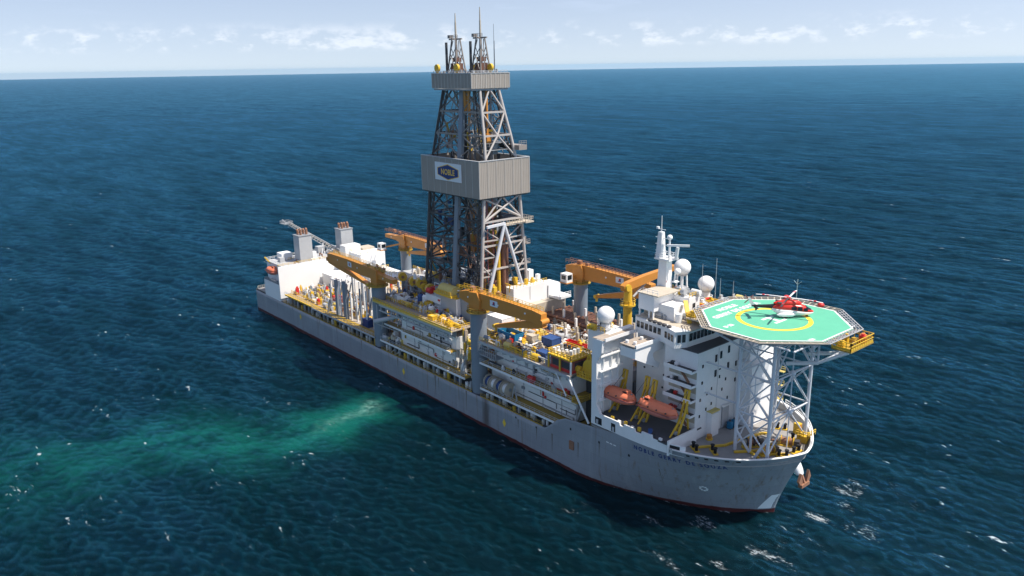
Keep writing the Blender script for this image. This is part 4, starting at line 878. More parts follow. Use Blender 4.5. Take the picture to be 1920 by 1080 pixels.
# ------------------------------------------------------------------ helideck
HX, HZ = 228.43, 44.256
hd = thing('helideck', (HX, 0, 15.2), 'green octagonal helideck with yellow ring and white lettering on a lattice tower above the bow', 'helideck')
def octo(r, cx=HX, cy=0): a = r * math.tan(PI / 8); return [(cx - r, cy - a), (cx - a, cy - r), (cx + a, cy - r), (cx + r, cy - a), (cx + r, cy + a), (cx + a, cy + r), (cx - a, cy + r), (cx - r, cy + a)]
deck = MB().prism(octo(14.3), HZ - .6, HZ - .006).build('deck_panel', 'heli_green', hd)
o1, o2 = octo(14.3), octo(13.95); mb = MB()
for i in range(8): j = (i + 1) % 8; mb.add([(*o1[i], HZ), (*o1[j], HZ), (*o2[j], HZ), (*o2[i], HZ)], [(0, 1, 2, 3)])
mb.build('edge_line', 'line_white', deck)
mb = MB(); n = 64
for i in range(n):
    a, b = 2 * PI * i / n, 2 * PI * (i + 1) / n; mb.add([(HX + .1 + q * math.cos(t), -.3 + q * math.sin(t), HZ) for q, t in ((6.85, a), (7.85, a), (7.85, b), (6.85, b))], [(0, 1, 2, 3)])
mb.build('landing_ring', 'line_yellow', deck)
hx, hy = HX + .3, -.6
MB().add([(hx + a, hy + b, HZ) for a, b in ((-1.9, -2.), (-1.2, -2.), (-1.2, 2.), (-1.9, 2.))], [(0, 1, 2, 3)]).add([(hx + a, hy + b, HZ) for a, b in ((1.2, -2.), (1.9, -2.), (1.9, 2.), (1.2, 2.))], [(0, 1, 2, 3)]).add([(hx + a, hy + b, HZ) for a, b in ((-1.2, -.4), (1.2, -.4), (1.2, .4), (-1.2, .4))], [(0, 1, 2, 3)]).build('landing_letter', 'line_white', deck)
def deck_text(body, x, y, size, sp=1.1): text_mb(body, size, lambda a, b, c: (x - b, y + a, HZ + .003), sp, 0, .085).build('deck_lettering', 'line_white', deck)
deck_text('NOBLE', 217.1, -.6, 1.9, 1.15); deck_text('GERRY DE SOUZA', 219.6, -.6, 1.9, 1.08); deck_text('D 22', 224.8, -11, 1.25)
deck_text('12t', 240.7, -6.6, 1.1)
# safety net all round
oi, oo = octo(14.35), octo(16.0)
for i in range(8):
    j = (i + 1) % 8; a0, a1, b0, b1 = Vector((*oi[i], HZ - .25)), Vector((*oi[j], HZ - .25)), Vector((*oo[i], HZ + .05)), Vector((*oo[j], HZ + .05)); mb = MB()
    n = 9
    for k in range(n + 1): mb.bar(a0.lerp(a1, k / n), b0.lerp(b1, k / n), .16, .2)
    for t_ in (0.02, .36, .68, 1.): mb.bar(a0.lerp(b0, t_), a1.lerp(b1, t_), .10 if 0 < t_ < 1 else .18, .14)
    mb.build('safety_net', 'cream' if i in (0, 1, 2, 5, 6) else 'grey_light', hd)
# support structure
def rod(p, q, r, name='brace', mat='galv'): MB().cyl(p, q, r, n=10 if r > .3 else 8).build(name, mat, hd)
MB().prism(octo(13.6), HZ - 1.1, HZ - .62).build('deck_framing', 'grey', hd)
LX = (225.6, 233.5); LY = (-7.2, 7.8); ZT = HZ - 2.0; feet = {(0, 0): 15.2, (1, 0): 15.3, (0, 1): 15.2, (1, 1): 16.8}
for i, x in enumerate(LX):
    for j, y in enumerate(LY): rod((x, y, feet[i, j]), (x, y, ZT), .38, 'leg')
for y in (-12, -7.2, -2.4, 2.4, 7.8, 12.4): rod((218.4, y, HZ - 1.3), (239.4, y, HZ - 1.3), .2, 'deck_beam')
for x in (218.2, 221.9, 225.6, 229.5, 233.5, 237, 240): rod((x, -11.6, HZ - 1.55), (x, 12.0, HZ - 1.55), .2, 'deck_beam')
for z0, z1 in ((16.5, 24.5), (24.5, 33.2), (33.2, ZT)):
    for y in LY:
        rod((LX[0], y, z1), (LX[1], y, z1), .18); rod((LX[0], y, z0), (LX[1], y, z1), .16); rod((LX[1], y, z0), (LX[0], y, z1), .16)
    for x in LX:
        rod((x, LY[0], z1), (x, LY[1], z1), .18); rod((x, LY[0], z0), (x, .3, z1), .17); rod((x, LY[1], z0), (x, .3, z1), .17)
        rod((x, LY[0], (z0 + z1) / 2), (x, -3.4, z1), .17); rod((x, LY[1], (z0 + z1) / 2), (x, 4, z1), .17)
for z0, z1 in ((15.4, 24.5), (24.5, 33.2), (33.2, ZT)):
    zm = (z0 + z1) / 2; rod((LX[0], LY[0], zm), (LX[1], LY[1], z1), .13); rod((LX[0], LY[1], zm), (LX[1], LY[0], z1), .13); rod(((LX[0] + LX[1]) / 2, LY[0], zm), (LX[0], LY[0], z1 - .5), .11); rod(((LX[0] + LX[1]) / 2, LY[0], zm), ((LX[0] + LX[1]) / 2, LY[0], z1), .11); rod((LX[1], .3, z0), (LX[1], .3, z1), .13)
for x, y, z in ((LX[0], .3, 24.5), (LX[1], .3, 33.2), (LX[1], .3, 24.5)): MB().sphere((x, y, z), .7, 10, 7).build('node', 'galv', hd)
for z in (33.2, 26): rod((217.2, LY[0], z), (LX[0], LY[0], z), .2); rod((217.2, LY[1], z), (LX[0], LY[1], z), .2)
rod((LX[0], LY[0], 20), (LX[0] + 3, LY[0] + 1, 15.3), .3); rod((LX[1], LY[0], 21), (LX[1] - 2.6, LY[0] - .8, 15.4), .32); rod((228.6, -6, 15.3), (228.6, -6, 24.5), .28)
for y in (-2.4, 6): rod((LX[1], y, 36.2), (240.2, y, 38.2), .4, 'raker', 'white_clean'); rod((240.2, y, 38.2), (246.2, y, HZ - 2.3), .34, 'raker', 'white_clean'); rod((240.2, y, 38.2), (240.2, y, ZT), .22); rod((240.2, y, 38.2), (237, y, ZT), .2)
rod((240.2, -2.4, 38.2), (240.2, 6, 38.2), .25); rod((LX[1], LY[0], 37), (222, -11.5, ZT), .25); rod((LX[1], LY[1], 37), (238, 12.4, ZT), .25)
# forward equipment platform with yellow rails
pl = MB().box(242.9, 246.9, -2.8, 6.4, HZ - 2.2, HZ - 1.9).build('service_platform', 'yellow_dim', hd)
MB().rail([(242.9, -2.7, HZ - 1.9), (246.8, -2.7, HZ - 1.9), (246.8, 6.3, HZ - 1.9), (242.9, 6.3, HZ - 1.9)], 1.7, .9, .08).box(246.75, 246.82, -2.6, 6.2, HZ - 1.85, HZ - 1.4).box(243, 246.7, -2.76, -2.7, HZ - 1.85, HZ - 1.4).build('railing', 'yellow', pl)
for k, (a, b, s, h_, mat) in enumerate(((244.2, -1.2, 1.2, 1.6, 'yellow'), (245.7, 0.4, .9, 1.2, 'dark'), (245.9, 3.6, 1.0, 2.2, 'red'), (244.4, 3, 1.4, 1.2, 'yellow_dim'), (245.2, 5.3, 1.1, 1.8, 'orange_crane'), (243.8, 1.2, .8, 2.3, 'yellow'))):
    MB().box(a - s / 2, a + s / 2, b - s / 2, b + s / 2, HZ - 1.89, HZ - 2.4 + h_).cyl((a, b, HZ - 2.4 + h_), (a, b, HZ - 2.1 + h_), s * .35, n=8).build('fire_monitor' if k % 2 else 'foam_cabinet', mat, pl)
ap = MB().box(210, 214.4, -6, 8, HZ - 3, HZ - 2.7).build('access_platform', 'cream', hd); MB().rail([(210.1, -5.9, HZ - 2.7), (214, -5.9, HZ - 2.7)], 1.1, 1.2, .06).rail([(210.1, -5.9, HZ - 2.7), (210.1, 7.9, HZ - 2.7)], 1.1, 1.2, .06).build('railing', 'yellow', ap)
for k, (a, b, s, h_, mat) in enumerate(((211.2, -4.6, 1.2, 1.5, 'yellow'), (212.6, -2.2, .8, 1.9, 'red'), (211.4, -.6, 1.1, 1.1, 'cream'), (213, 1.6, 1.3, 1.4, 'orange_crane'), (211.5, 3.8, 1.2, 1.2, 'white'), (213, 5.6, 1.0, 1.7, 'yellow'))):
    MB().box(a - s / 2, a + s / 2, b - s / 2, b + s / 2, HZ - 2.69, HZ - 2.7 + h_).cyl((a, b, HZ - 2.7 + h_), (a + .5, b, HZ - 2.3 + h_), s * .25, n=8).build('fire_monitor' if k % 2 else 'foam_cabinet', mat, ap)
MB().cyl((224.5, 15.2, HZ - .3), (224.5, 15.2, HZ + 5), .07, n=6).bar((223.6, 15.2, HZ + 4.6), (224.5, 15.2, HZ + 3.8), .07).bar((225.4, 15.2, HZ + 4.6), (224.5, 15.2, HZ + 3.8), .07).build('wind_sensor', 'grey_light', hd)
for x in (222.2, 230.6): MB().sphere((x, 15.0, HZ + .35), .75, 10, 7, .7).build('foam_monitor', 'red', hd)

# ------------------------------------------------------------------ helicopter
HA = R(46); hc, hs = math.cos(HA), math.sin(HA); HB = Vector((229.5, 3.3, HZ + .005))
def hl(s, l, z): return HB + Vector((hc * s - hs * l, hs * s + hc * l, z))
he = thing('helicopter', tuple(HB), 'red and white helicopter with black tail parked on the green helideck', 'helicopter')
SEC = [(5.35, .12, .95, 1.1, 1.25), (5.0, .5, .7, 1.15, 1.5), (4.3, .85, .5, 1.2, 1.95), (3.4, 1.05, .42, 1.3, 2.5), (2.4, 1.12, .4, 1.45, 2.85), (.6, 1.16, .4, 1.7, 3.0), (-1.2, 1.12, .42, 1.8, 3.0), (-2.4, .85, .8, 1.9, 2.9), (-3.4, .48, 1.45, 2.0, 2.65)]
up_, lo_ = [], []
for s, w_, zb, zm, zt in SEC:
    up_.append([hl(s, w_ * math.cos(PI * i / 8) if 0 < i < 8 else w_ * (1 if i == 0 else -1), zm + (zt - zm) * math.sin(PI * i / 8) ** .7) for i in range(9)])
    lo_.append([hl(s, w_ * (math.copysign(abs(math.cos(PI * i / 8)) ** .6, math.cos(PI * i / 8))), zm - .01 - (zm - zb) * math.sin(PI * i / 8) ** .6) for i in range(9)])
MB().loft(up_).build('upper_fuselage', 'heli_red', he); MB().loft(lo_).build('lower_fuselage', 'heli_white', he)
cw = MB().loft([[hl(s, w_ * math.cos(2 * PI * i / 12), 3.0 + h_ * math.sin(2 * PI * i / 12)) for i in range(12)] for s, w_, h_ in ((2.7, .2, .12), (2.0, .65, .5), (.6, .85, .75), (-1.2, .85, .72), (-2.4, .55, .4), (-3.1, .2, .15))]).build('engine_cowling', 'heli_red', he)
for k in (-1, 1):
    MB().loft([[hl(s, k * (1.25 + .42 * a * math.cos(2 * PI * i / 10)), .75 + .5 * a * math.sin(2 * PI * i / 10)) for i in range(10)] for s, a in ((1.3, .25), (.6, .9), (-.6, 1), (-1.9, .8), (-2.6, .2))]).build('sponson', 'heli_white', he)
    MB().cyl(hl(-.7, k * 1.2, .33), hl(-.7, k * 1.45, .33), .33, n=14).build('wheel', 'black', he)
    for s0, s1, z0, z1 in ((3.0, 3.85, 1.45, 2.15), (1.7, 2.7, 1.6, 2.4), (.4, 1.5, 1.75, 2.45)):
        def wy(s):
            for A_, B_ in zip(SEC, SEC[1:]):
                if s <= A_[0] and s >= B_[0]: t_ = (A_[0] - s) / (A_[0] - B_[0]); return A_[1] + (B_[1] - A_[1]) * t_
            return 1
        MB().add([hl(s0, k * (wy(s0) + .04), z0), hl(s1, k * (wy(s1) + .04), z0), hl(s1, k * (wy(s1) * .93 + .02), z1), hl(s0, k * (wy(s0) * .93 + .02), z1)], [(0, 1, 2, 3)]).build('cabin_window', 'glass', he)
    MB().cyl(hl(-1.6, k * .7, 3.2), hl(-2.5, k * .85, 3.3), .22, n=8).build('exhaust', 'dark', he)
MB().loft([[hl(s, w_ * math.cos(PI * i / 6), z0 + (z1 - z0) * math.sin(PI * i / 6)) for i in range(7)] for s, w_, z0, z1 in ((4.75, .5, 1.42, 1.8), (4.2, .82, 1.5, 2.1), (3.55, .95, 1.7, 2.52))]).build('windscreen', 'glass', he)
MB().cyl(hl(4.0, 0, .3), hl(4.0, .25, .3), .28, n=12).cyl(hl(4., .1, .3), hl(4., .1, .7), .07, n=6).build('nose_wheel', 'black', he)
MB().loft([[hl(s, w_ * math.cos(2 * PI * i / 10), zc + w_ * 1.05 * math.sin(2 * PI * i / 10)) for i in range(10)] for s, w_, zc in ((-2.6, .62, 2.25), (-3.6, .45, 2.25), (-5.5, .32, 2.3), (-7.6, .2, 2.42))]).build('tail_boom', 'heli_black', he)
fn_ = MB(); P = [(-7.0, 2.5), (-7.7, 2.2), (-8.5, 4.0), (-8.0, 4.15)]; fn_.add([hl(s, k * .1, z) for k in (-1, 1) for s, z in P], [(0, 1, 2, 3), (7, 6, 5, 4), (0, 4, 5, 1), (1, 5, 6, 2), (2, 6, 7, 3), (3, 7, 4, 0)]); fn_.build('tail_fin', 'heli_white', he)
sb = MB(); sb.bar(hl(-6.9, -1.75, 2.2), hl(-6.9, 1.75, 2.2), .7, .1); sb.bar(hl(-7.1, -1.75, 1.9), hl(-7.1, -1.75, 2.7), .6, .08); sb.bar(hl(-7.1, 1.75, 1.9), hl(-7.1, 1.75, 2.7), .6, .08); sb.build('stabilizer', 'heli_black', he)
tr = MB().cyl(hl(-8.2, .12, 3.75), hl(-8.2, .4, 3.75), .16, n=8).build('tail_rotor', 'dark', he)
for k in range(4):
    a = PI / 4 + k * PI / 2; MB().bar(hl(-8.2, .36, 3.75), hl(-8.2 + 1.25 * math.cos(a), .36, 3.75 + 1.25 * math.sin(a)), .05, .2, (hc, hs, .3)).build('tail_blade', 'maroon', tr)
hub = MB().cyl(hl(0, 0, 3.6), hl(0, 0, 4.25), .16, n=8).cyl(hl(0, 0, 4.05), hl(0, 0, 4.3), .45, n=10).build('main_rotor', 'heli_red', he)
for k in range(4):
    a = R(18) + k * PI / 2; d = Vector((math.cos(a), math.sin(a), 0)); c = HB + Vector((0, 0, 4.2)); nrm = Vector((-d.y, d.x, 0)) * .2
    mb = MB(); pts = [(.4, 0), (2.4, .02), (4.6, -.03), (6.9, -.2)]; rings = []
    for q, dz in pts: p = c + d * q + Vector((0, 0, dz)); rings.append([p - nrm, p - nrm * .2 + Vector((0, 0, .06)), p + nrm + Vector((0, 0, .02)), p + Vector((0, 0, -.04))])
    bl = mb.loft(rings, False).build('rotor_blade', 'heli_white' if k < 3 else 'dark', hub)  # blade towards the camera dark: its shade is put into the colour
    for q in (4.4, 5.3): p = c + d * q + Vector((0, 0, -.05)); MB().bar(p - d * .25, p + d * .25, .44, .12).build('blade_band', 'heli_red', bl)

# ------------------------------------------------------------------ lifeboats and davits
def lifeboat(c, L_, label, ang=0, tower=1):
    t = thing('lifeboat', c, label, 'lifeboat', 'enclosed orange lifeboats'); ca, sa = math.cos(ang), math.sin(ang)
    def P(s, l, z): return Vector(c) + Vector((ca * s - sa * l, sa * s + ca * l, z))
    hl_, cp = [], []
    for i in range(15):
        u = -1 + 2 * i / 14; a = max(.03, (1 - abs(u) ** 3.6)) ** .6; s = u * L_ / 2; w_ = 2.05 * a; sh_ = .28 * u * u
        hl_.append([P(s * (1 - .06 * (1 - k_)), w_ * y, -1.5 * (1 - .35 * u * u) * (1 - k_) + sh_) for y, k_ in ((-1, 1), (-.9, .45), (-.55, .1), (0, 0), (.55, .1), (.9, .45), (1, 1))])
        cp.append([P(s * (.96 - .05 * h_), w_ * y * .97, sh_ + .02 + 1.65 * h_ * (1 - .5 * abs(u) ** 4)) for y, h_ in ((-1, 0), (-.9, .45), (-.62, .85), (0, 1), (.62, .85), (.9, .45), (1, 0))])
    MB().loft(hl_).build('boat_hull', 'orange_dull', t); MB().loft(cp).build('canopy', 'orange_boat', t)
    MB().bar(P(-L_ * .42, -1.9, .12), P(L_ * .42, -1.9, .12), .14, .22).build('rubbing_strake', 'maroon', t)
    tw = MB(); s0 = tower * L_ * .24; tw.loft([[P(s0 + a * k_, b * k_, z) for a, b in ((-.9, -.7), (.9, -.7), (.9, .7), (-.9, .7))] for z, k_ in ((1.1, 1.15), (2.1, .85))], False); two = tw.build('helm_tower', 'orange_boat', t)
    MB().add([P(s0 + a, -.78, z) for a, z in ((-.6, 1.6), (.6, 1.6), (.5, 1.95), (-.5, 1.95))], [(0, 1, 2, 3)]).build('tower_window', 'glass', two)
    for s in (-.34, -.12, .1, .33): MB().cyl(P(s * L_, -1.7, .72), P(s * L_, -1.98, .70), .17, n=8).build('side_hatch', 'dark', t)
    for s in (-.38, .38): MB().box(*(lambda p: (p.x - .15, p.x + .15, p.y - .15, p.y + .15, p.z, p.z + .6))(P(s * L_, 0, 1.0))).build('lifting_hook', 'grey', t)
    return t
lifeboat((199.8, -16.6, 22.5), 11.0, 'coral orange enclosed lifeboat in the recess next to the tall white fin wall', tower=1)
lifeboat((211.6, -16.6, 22.9), 11.0, 'coral orange enclosed lifeboat beside the stained balconies of the white block', tower=-1)
lifeboat((15.6, -18.9, 18.7), 7.5, 'orange lifeboat on the ledge of the white stern house', tower=1)
def davit(x, zt, label, lean=1.2):
    t = thing('davit', (x, -14.5, 17.9), label, 'davit', 'yellow lifeboat davits'); mb = MB()
    for dx in (-.45, .45):
        pts = [Vector(p) for p in ((x + dx, -11.9, zt), (x + dx, -12.5, zt - 3.2), (x + dx, -13.6, 21.5), (x + dx, -15.4, 17.9))]
        for a, b in zip(pts, pts[1:]): mb.bar(a, b, .3, .55)
    mb.build('davit_arm', 'yellow', t)
    MB().bar((x, -11.2, 17.9), (x, -12.3, zt - 2.4), .3, .35).bar((x, -17.6, 17.9), (x, -13.7, 21.8), .26, .35).build('davit_frame', 'yellow', t)
    mb = MB()
    for i in range(5): q = Vector((0, -13.6, 21.5)).lerp(Vector((0, -15.4, 17.9)), i / 5); mb.bar((x - .45, q.y, q.z), (x + .45, q.y, q.z), .16)
    mb.bar((x - .45, -12, zt - .1), (x + .45, -12, zt - .1), .3); mb.build('davit_rung', 'yellow', t); MB().cyl((x - .4, -15.9, 18.5), (x + .4, -15.9, 18.5), .5, n=10).build('davit_winch', 'grey', t)
    MB().cyl((x, -12, zt - .2), (x, -16, 24.2), .05, n=5).build('fall_wire', 'dark', t)
for x, z, lb in ((196.6 + 1.4, 27.2, 'yellow davit arm rising against the ribbed fin wall'), (204.7, 27.4, 'left one of the two yellow davits between the lifeboats'), (206.9, 27.2, 'right one of the two yellow davits between the lifeboats'), (216.0, 27.6, 'yellow davit beside the lowest balcony of the white block')): davit(x, z, lb)
t = thing('davit', (18, -17.8, 15), 'small yellow davit arm standing over the stern house lifeboat', 'davit', 'yellow lifeboat davits')
MB().bar((12.5, -17.5, 15), (12.5, -17.5, 20.5), .5).build('davit_frame', 'yellow', t); MB().bar((12.5, -17.5, 20.3), (12.2, -20.2, 24.0), .5).build('davit_arm', 'yellow', t)
mb = MB()
for i in range(12): x = 11.8 + i * 1.1; mb.box(x, x + .6, -20.9, -20.2, 15.02, 15.5 + random.random() * .9)
mb.rail([(11.8, -20.9, 15.02), (24.8, -20.9, 15.02)], 1, 1.2, .05).build('ledge_fittings', 'grey', ship)

# ------------------------------------------------------------------ radomes, mast
def radome(c, r, zb, label, legs=False):
    t = thing('radome', (c[0], c[1], zb), label, 'radome', 'white satellite radomes')
    MB().sphere(c, r, 32, 20).build('dome', 'radome', t)
    MB().cyl((c[0], c[1], c[2] - r * .98), (c[0], c[1], c[2] - r * .75), r * .55, r * .72, 18).build('dome_collar', 'grey_light', t)
    z1 = c[2] - r * .98
    if legs:
        for k in range(4): a = PI / 4 + k * PI / 2; MB().bar((c[0] + 1.5 * math.cos(a), c[1] + 1.5 * math.sin(a), zb), (c[0] + 1.1 * math.cos(a), c[1] + 1.1 * math.sin(a), z1), .3).build('leg', 'white', t)
        zm = (zb + z1) / 2; MB().box(c[0] - 1.2, c[0] + 1.2, c[1] - 1.2, c[1] + 1.2, zm, zm + .25).build('maintenance_stage', 'grey_light', t)
    else: MB().cyl((c[0], c[1], zb), (c[0], c[1], z1), 1.1, n=16).rail([(c[0] + 1.7 * math.cos(a), c[1] + 1.7 * math.sin(a), zb + .3) for a in np.linspace(0, 2 * PI, 9)], 1, 2, .05).build('stand', 'white', t)
radome((193.2, -14., 40.0), 2.1, 36.4, 'white radome ball on the top of the fin wall beside the lifeboats')
radome((197.9, 8., 48.5), 2.05, 40.2, 'white radome ball on a legged stand right beside the mast', True)
radome((202.2, 12., 44.4), 2.0, 40.2, 'white radome ball on a round stand nearest the helideck')
MB().box(189.5, 195.55, -16, -10, 31, 36.4).build('radome_house', 'white', ship)
t = thing('communication_mast', (199.1, -.3, 44.2), 'white ship mast with antennas and a rotating radar bar above the bridge', 'mast')
MB().loft([[(199.3 + a * k_, -.3 + b * k_, z) for a, b in ((-1.3, -1), (1.1, -1), (1.1, 1), (-1.3, 1))] for z, k_ in ((44.2, 1.15), (52.2, .95))], False).build('mast_column', 'white_clean', t)
MB().box(197.2, 201.6, -2, 1.6, 52.2, 52.6).rail([(197.3, -1.9, 52.6), (201.5, -1.9, 52.6), (201.5, 1.5, 52.6), (197.3, 1.5, 52.6)], 1, 1.2, .05, True).build('mast_platform', 'white', t)
MB().loft([[(198.0 + a * k_, -.6 + b * k_, z) for a, b in ((-.9, -.9), (.9, -.9), (.9, .9), (-.9, .9))] for z, k_ in ((52.6, .95), (58.6, .6))], False).build('antenna_tower', 'white', t)
MB().cyl((198, -.6, 58.6), (198, -.6, 62.4), .12, .06, 6).bar((196.8, -.6, 59.2), (199.2, -.6, 59.2), .12).box(196.6, 197.2, -.8, -.3, 59.2, 59.7).build('whip_antenna', 'white', t)
for z in (54, 55.6, 57.2): MB().bar((196.4, -.6, z), (199.8, -.6, z), .14).build('cross_arm', 'white', t)
MB().cyl((200.2, -.2, 52.6), (200.2, -.2, 57), .3, .2, 8).sphere((200.2, -.2, 57.5), .65, 12, 8).build('small_dome', 'white_clean', t)
MB().cyl((201.9, .2, 52.4), (202.3, .2, 55.4), .45, .4, 8).build('radar_post', 'white', t); MB().bar((200.3, -1.3, 55.8), (204.4, 1.9, 55.8), .35, .5).build('radar_scanner', 'white_clean', t)
MB().box(199.3, 200.6, -1.35, -1.31, 46.9, 47.3).build('mast_band', 'red', t)
MB().sphere((201.3, 1.8, 49.2), .8, 14, 9).build('small_dome', 'white_clean', t)
MB().box(200.3, 201.6, .7, 2.2, 46.6, 46.8).bar((200.8, 1.3, 46.8), (200.8, 1.6, 48.6), .3).build('lamp_bracket', 'white', t)
for k, (x, y, z0, z1) in enumerate(((203.0, 9.2, 40.1, 50), (205.8, 10.8, 40.1, 51.6), (206.9, 16.6, 40.1, 45.2), (203.9, 15.5, 40.1, 45.5))): tag(MB().cyl((x, y, z0), (x, y, z1), .09, .04, 6).cyl((x, y, z0), (x, y, z0 + .8), .2, n=6).build('whip_antenna', 'grey_light'), ('thin whip antenna just right of the radome by the mast', 'tallest thin whip antenna between the two upper radomes', 'thin whip antenna right of the radome nearest the helideck', 'thin whip antenna behind the radome nearest the helideck')[k], 'antenna', 'whip antennas by the radomes')
# anchor at the port bow
t = thing('anchor', (233.4, 8.2, 5), 'rust brown anchor hanging from a white housing on the port bow', 'anchor')
MB().loft([[(x + r_a * .75 * math.cos(a), y + r_a * math.sin(a), z) for a in np.linspace(0, 2 * PI, 12, endpoint=False)] for x, y, z, r_a in ((231.4, 7.4, 9.4, 1.9), (232.4, 7.8, 7.8, 1.5), (232.8, 8.0, 6.8, 1.2))]).build('anchor_housing', 'white_clean', t)
MB().bar((232.9, 8.2, 7.4), (233.9, 8.5, 4.6), .7, .6).build('shank', 'rust_steel', t)
MB().bar((233.9, 6.9, 4.3), (233.9, 10.1, 4.3), 1.0, .8).build('anchor_crown', 'rust_steel', t)
for s_ in (-1, 1): MB().prism([(8.5 + s_ * .7, 4.4), (8.5 + s_ * 1.7, 4.5), (8.5 + s_ * 2.5, 5.6), (8.5 + s_ * 1.6, 7.4), (8.5 + s_ * 1.2, 6.2)], 233.5, 234.1, 'x').build('fluke', 'rust_steel', t)
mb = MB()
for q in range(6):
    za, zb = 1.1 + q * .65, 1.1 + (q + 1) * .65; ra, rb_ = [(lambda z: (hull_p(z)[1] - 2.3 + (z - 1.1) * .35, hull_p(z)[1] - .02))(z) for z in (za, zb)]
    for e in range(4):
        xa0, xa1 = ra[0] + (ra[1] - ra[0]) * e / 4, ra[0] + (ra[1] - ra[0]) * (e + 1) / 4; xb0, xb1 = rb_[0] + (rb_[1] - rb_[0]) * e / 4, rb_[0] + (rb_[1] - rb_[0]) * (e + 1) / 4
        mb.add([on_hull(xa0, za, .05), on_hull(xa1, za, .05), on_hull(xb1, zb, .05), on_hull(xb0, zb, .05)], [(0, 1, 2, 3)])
mb.build('stem_patch', 'white_clean', hull)  # white patch on the starboard plating at the stem

# ------------------------------------------------------------------ burner boom at the stern
t = thing('burner_boom', (20, 8, 22), 'grey lattice flare boom reaching out over the stern behind the grey funnels', 'flare boom')
A_, B_ = Vector((24, 7.5, 23.5)), Vector((-27, 9, 28.5)); mb = MB()
offs = [(-.9, -.7), (.9, -.7), (0, .9)]
for a, b in offs: mb.bar(A_ + Vector((0, a, b)), B_ + Vector((0, a * .7, b * .7)), .28)
mb.build('boom_chord', 'grey_light', t); mb = MB()
for i in range(20):
    for j in range(3):
        a, b = offs[j], offs[(j + 1) % 3]; p = A_.lerp(B_, i / 20) + Vector((0, a[0], a[1])); q = A_.lerp(B_, (i + 1) / 20) + Vector((0, b[0], b[1])); mb.bar(p, q, .16)
mb.build('boom_lattice', 'cream', t)
MB().box(-31.5, -26.5, 6.6, 11, 28, 28.3).rail([(-31.4, 6.7, 28.3), (-26.6, 6.7, 28.3), (-26.6, 10.9, 28.3), (-31.4, 10.9, 28.3)], 1.0, 1.2, .07, True).cyl((-30.5, 8.8, 28.4), (-33, 8.8, 29.2), .35, n=8).build('burner_head', 'grey', t)
MB().bar((18, 2, 22), (8, 8, 25), .5).bar((18, 14, 22), (8, 8.2, 25), .5).bar((24, 7.5, 22), (24, 7.5, 24), 1).build('boom_support', 'grey_light', t)

# ------------------------------------------------------------------ deck cargo and gear (loose things, each its own object)
def container(x, y, z, l, w_, h, mat, label, ang=0, ribs=True, cat='container', name='cargo_container', group=None, open_=False):
    t = thing(name, (x, y, z), label, cat, group); ca, sa = math.cos(ang), math.sin(ang)
    def put(mb): mb.v = [(x + ca * a - sa * b, y + sa * a + ca * b, z + c) for a, b, c in mb.v]; return mb
    mb = MB()
    if open_:
        e = .1; mb.box(-l / 2, l / 2, -w_ / 2, w_ / 2, .12, .22).box(-l / 2, l / 2, -w_ / 2, -w_ / 2 + e, .225, h).box(-l / 2, l / 2, w_ / 2 - e, w_ / 2, .225, h).box(-l / 2, -l / 2 + e, -w_ / 2 + e, w_ / 2 - e, .225, h).box(l / 2 - e, l / 2, -w_ / 2 + e, w_ / 2 - e, .225, h)
    else: mb.box(-l / 2, l / 2, -w_ / 2, w_ / 2, .12, h)
    put(mb).build('container_body', mat, t)
    fr = MB()
    for a in (-1, 1):
        for b in (-1, 1): fr.box(a * l / 2 - .1, a * l / 2 + .1, b * w_ / 2 - .1, b * w_ / 2 + .1, 0, h + .08)
    for zz in (.1, h): 
        for b in (-1, 1): fr.box(-l / 2 + .11, l / 2 - .11, b * w_ / 2 - .07, b * w_ / 2 + .07, zz - .07, zz + .07)
        for a in (-1, 1): fr.box(a * l / 2 - .07, a * l / 2 + .07, -w_ / 2 + .11, w_ / 2 - .11, zz - .07, zz + .07)
    put(fr).build('corner_frame', mat, t)
    if ribs:
        rb = MB(); n = max(3, int(l / .7))
        for i in range(1, n): xx = -l / 2 + l * i / n; rb.box(xx - .06, xx + .06, -w_ / 2 - .05, -w_ / 2 - .004, .25, h - .12)
        for i in range(1, max(3, int(w_ / .7))): yy = -w_ / 2 + w_ * i / max(3, int(w_ / .7)); rb.box(l / 2 + .004, l / 2 + .05, yy - .06, yy + .06, .25, h - .12)
        put(rb).build('panel_rib', mat, t)
    return t
def tank(x, y, z, r, h, mat, label, top='dark', name='storage_tank', cat='tank', group=None):
    t = thing(name, (x, y, z), label, cat, group)
    MB().cyl((x, y, z + .15), (x, y, z + h * .86), r, n=16).cyl((x, y, z + h * .86), (x, y, z + h), r, r * .55, 16).build('tank_shell', mat, t)
    MB().cyl((x, y, z + h), (x, y, z + h + .35), r * .3, n=10).box(x - r * .9, x + r * .9, y - r * .9, y + r * .9, z, z + .14).build('tank_fitting', top, t); return t
zA, zB = 24.2, 24.9
container(149.6, -10.2, zB - .0, 6.4, 4.4, 4.0, 'white_clean', 'plain white deck cabin behind the folded boom of the forward crane', cat='cabin', name='deck_cabin')
container(158.9, -14.4, zB, 7.0, 3.2, 2.7, 'teal', 'teal blue cargo basket at the rail below the forward crane boom', open_=True)
container(175.2, -17.2, zB, 3.4, 2.3, 2.0, 'blue', 'small royal blue box beside the yellow platform', ribs=True, cat='box')
container(171.5, -11.2, zB, 3.8, 3.2, 3.4, 'blue', 'dark blue tarpaulin covered skid behind the small blue box', ribs=False, cat='skid', name='equipment_skid')
container(165.5, -12.5, zB, 2.2, 2.0, 2.8, 'cream', 'tan upright cabinet between the teal basket and the dark blue skid', cat='cabinet', name='control_cabinet')
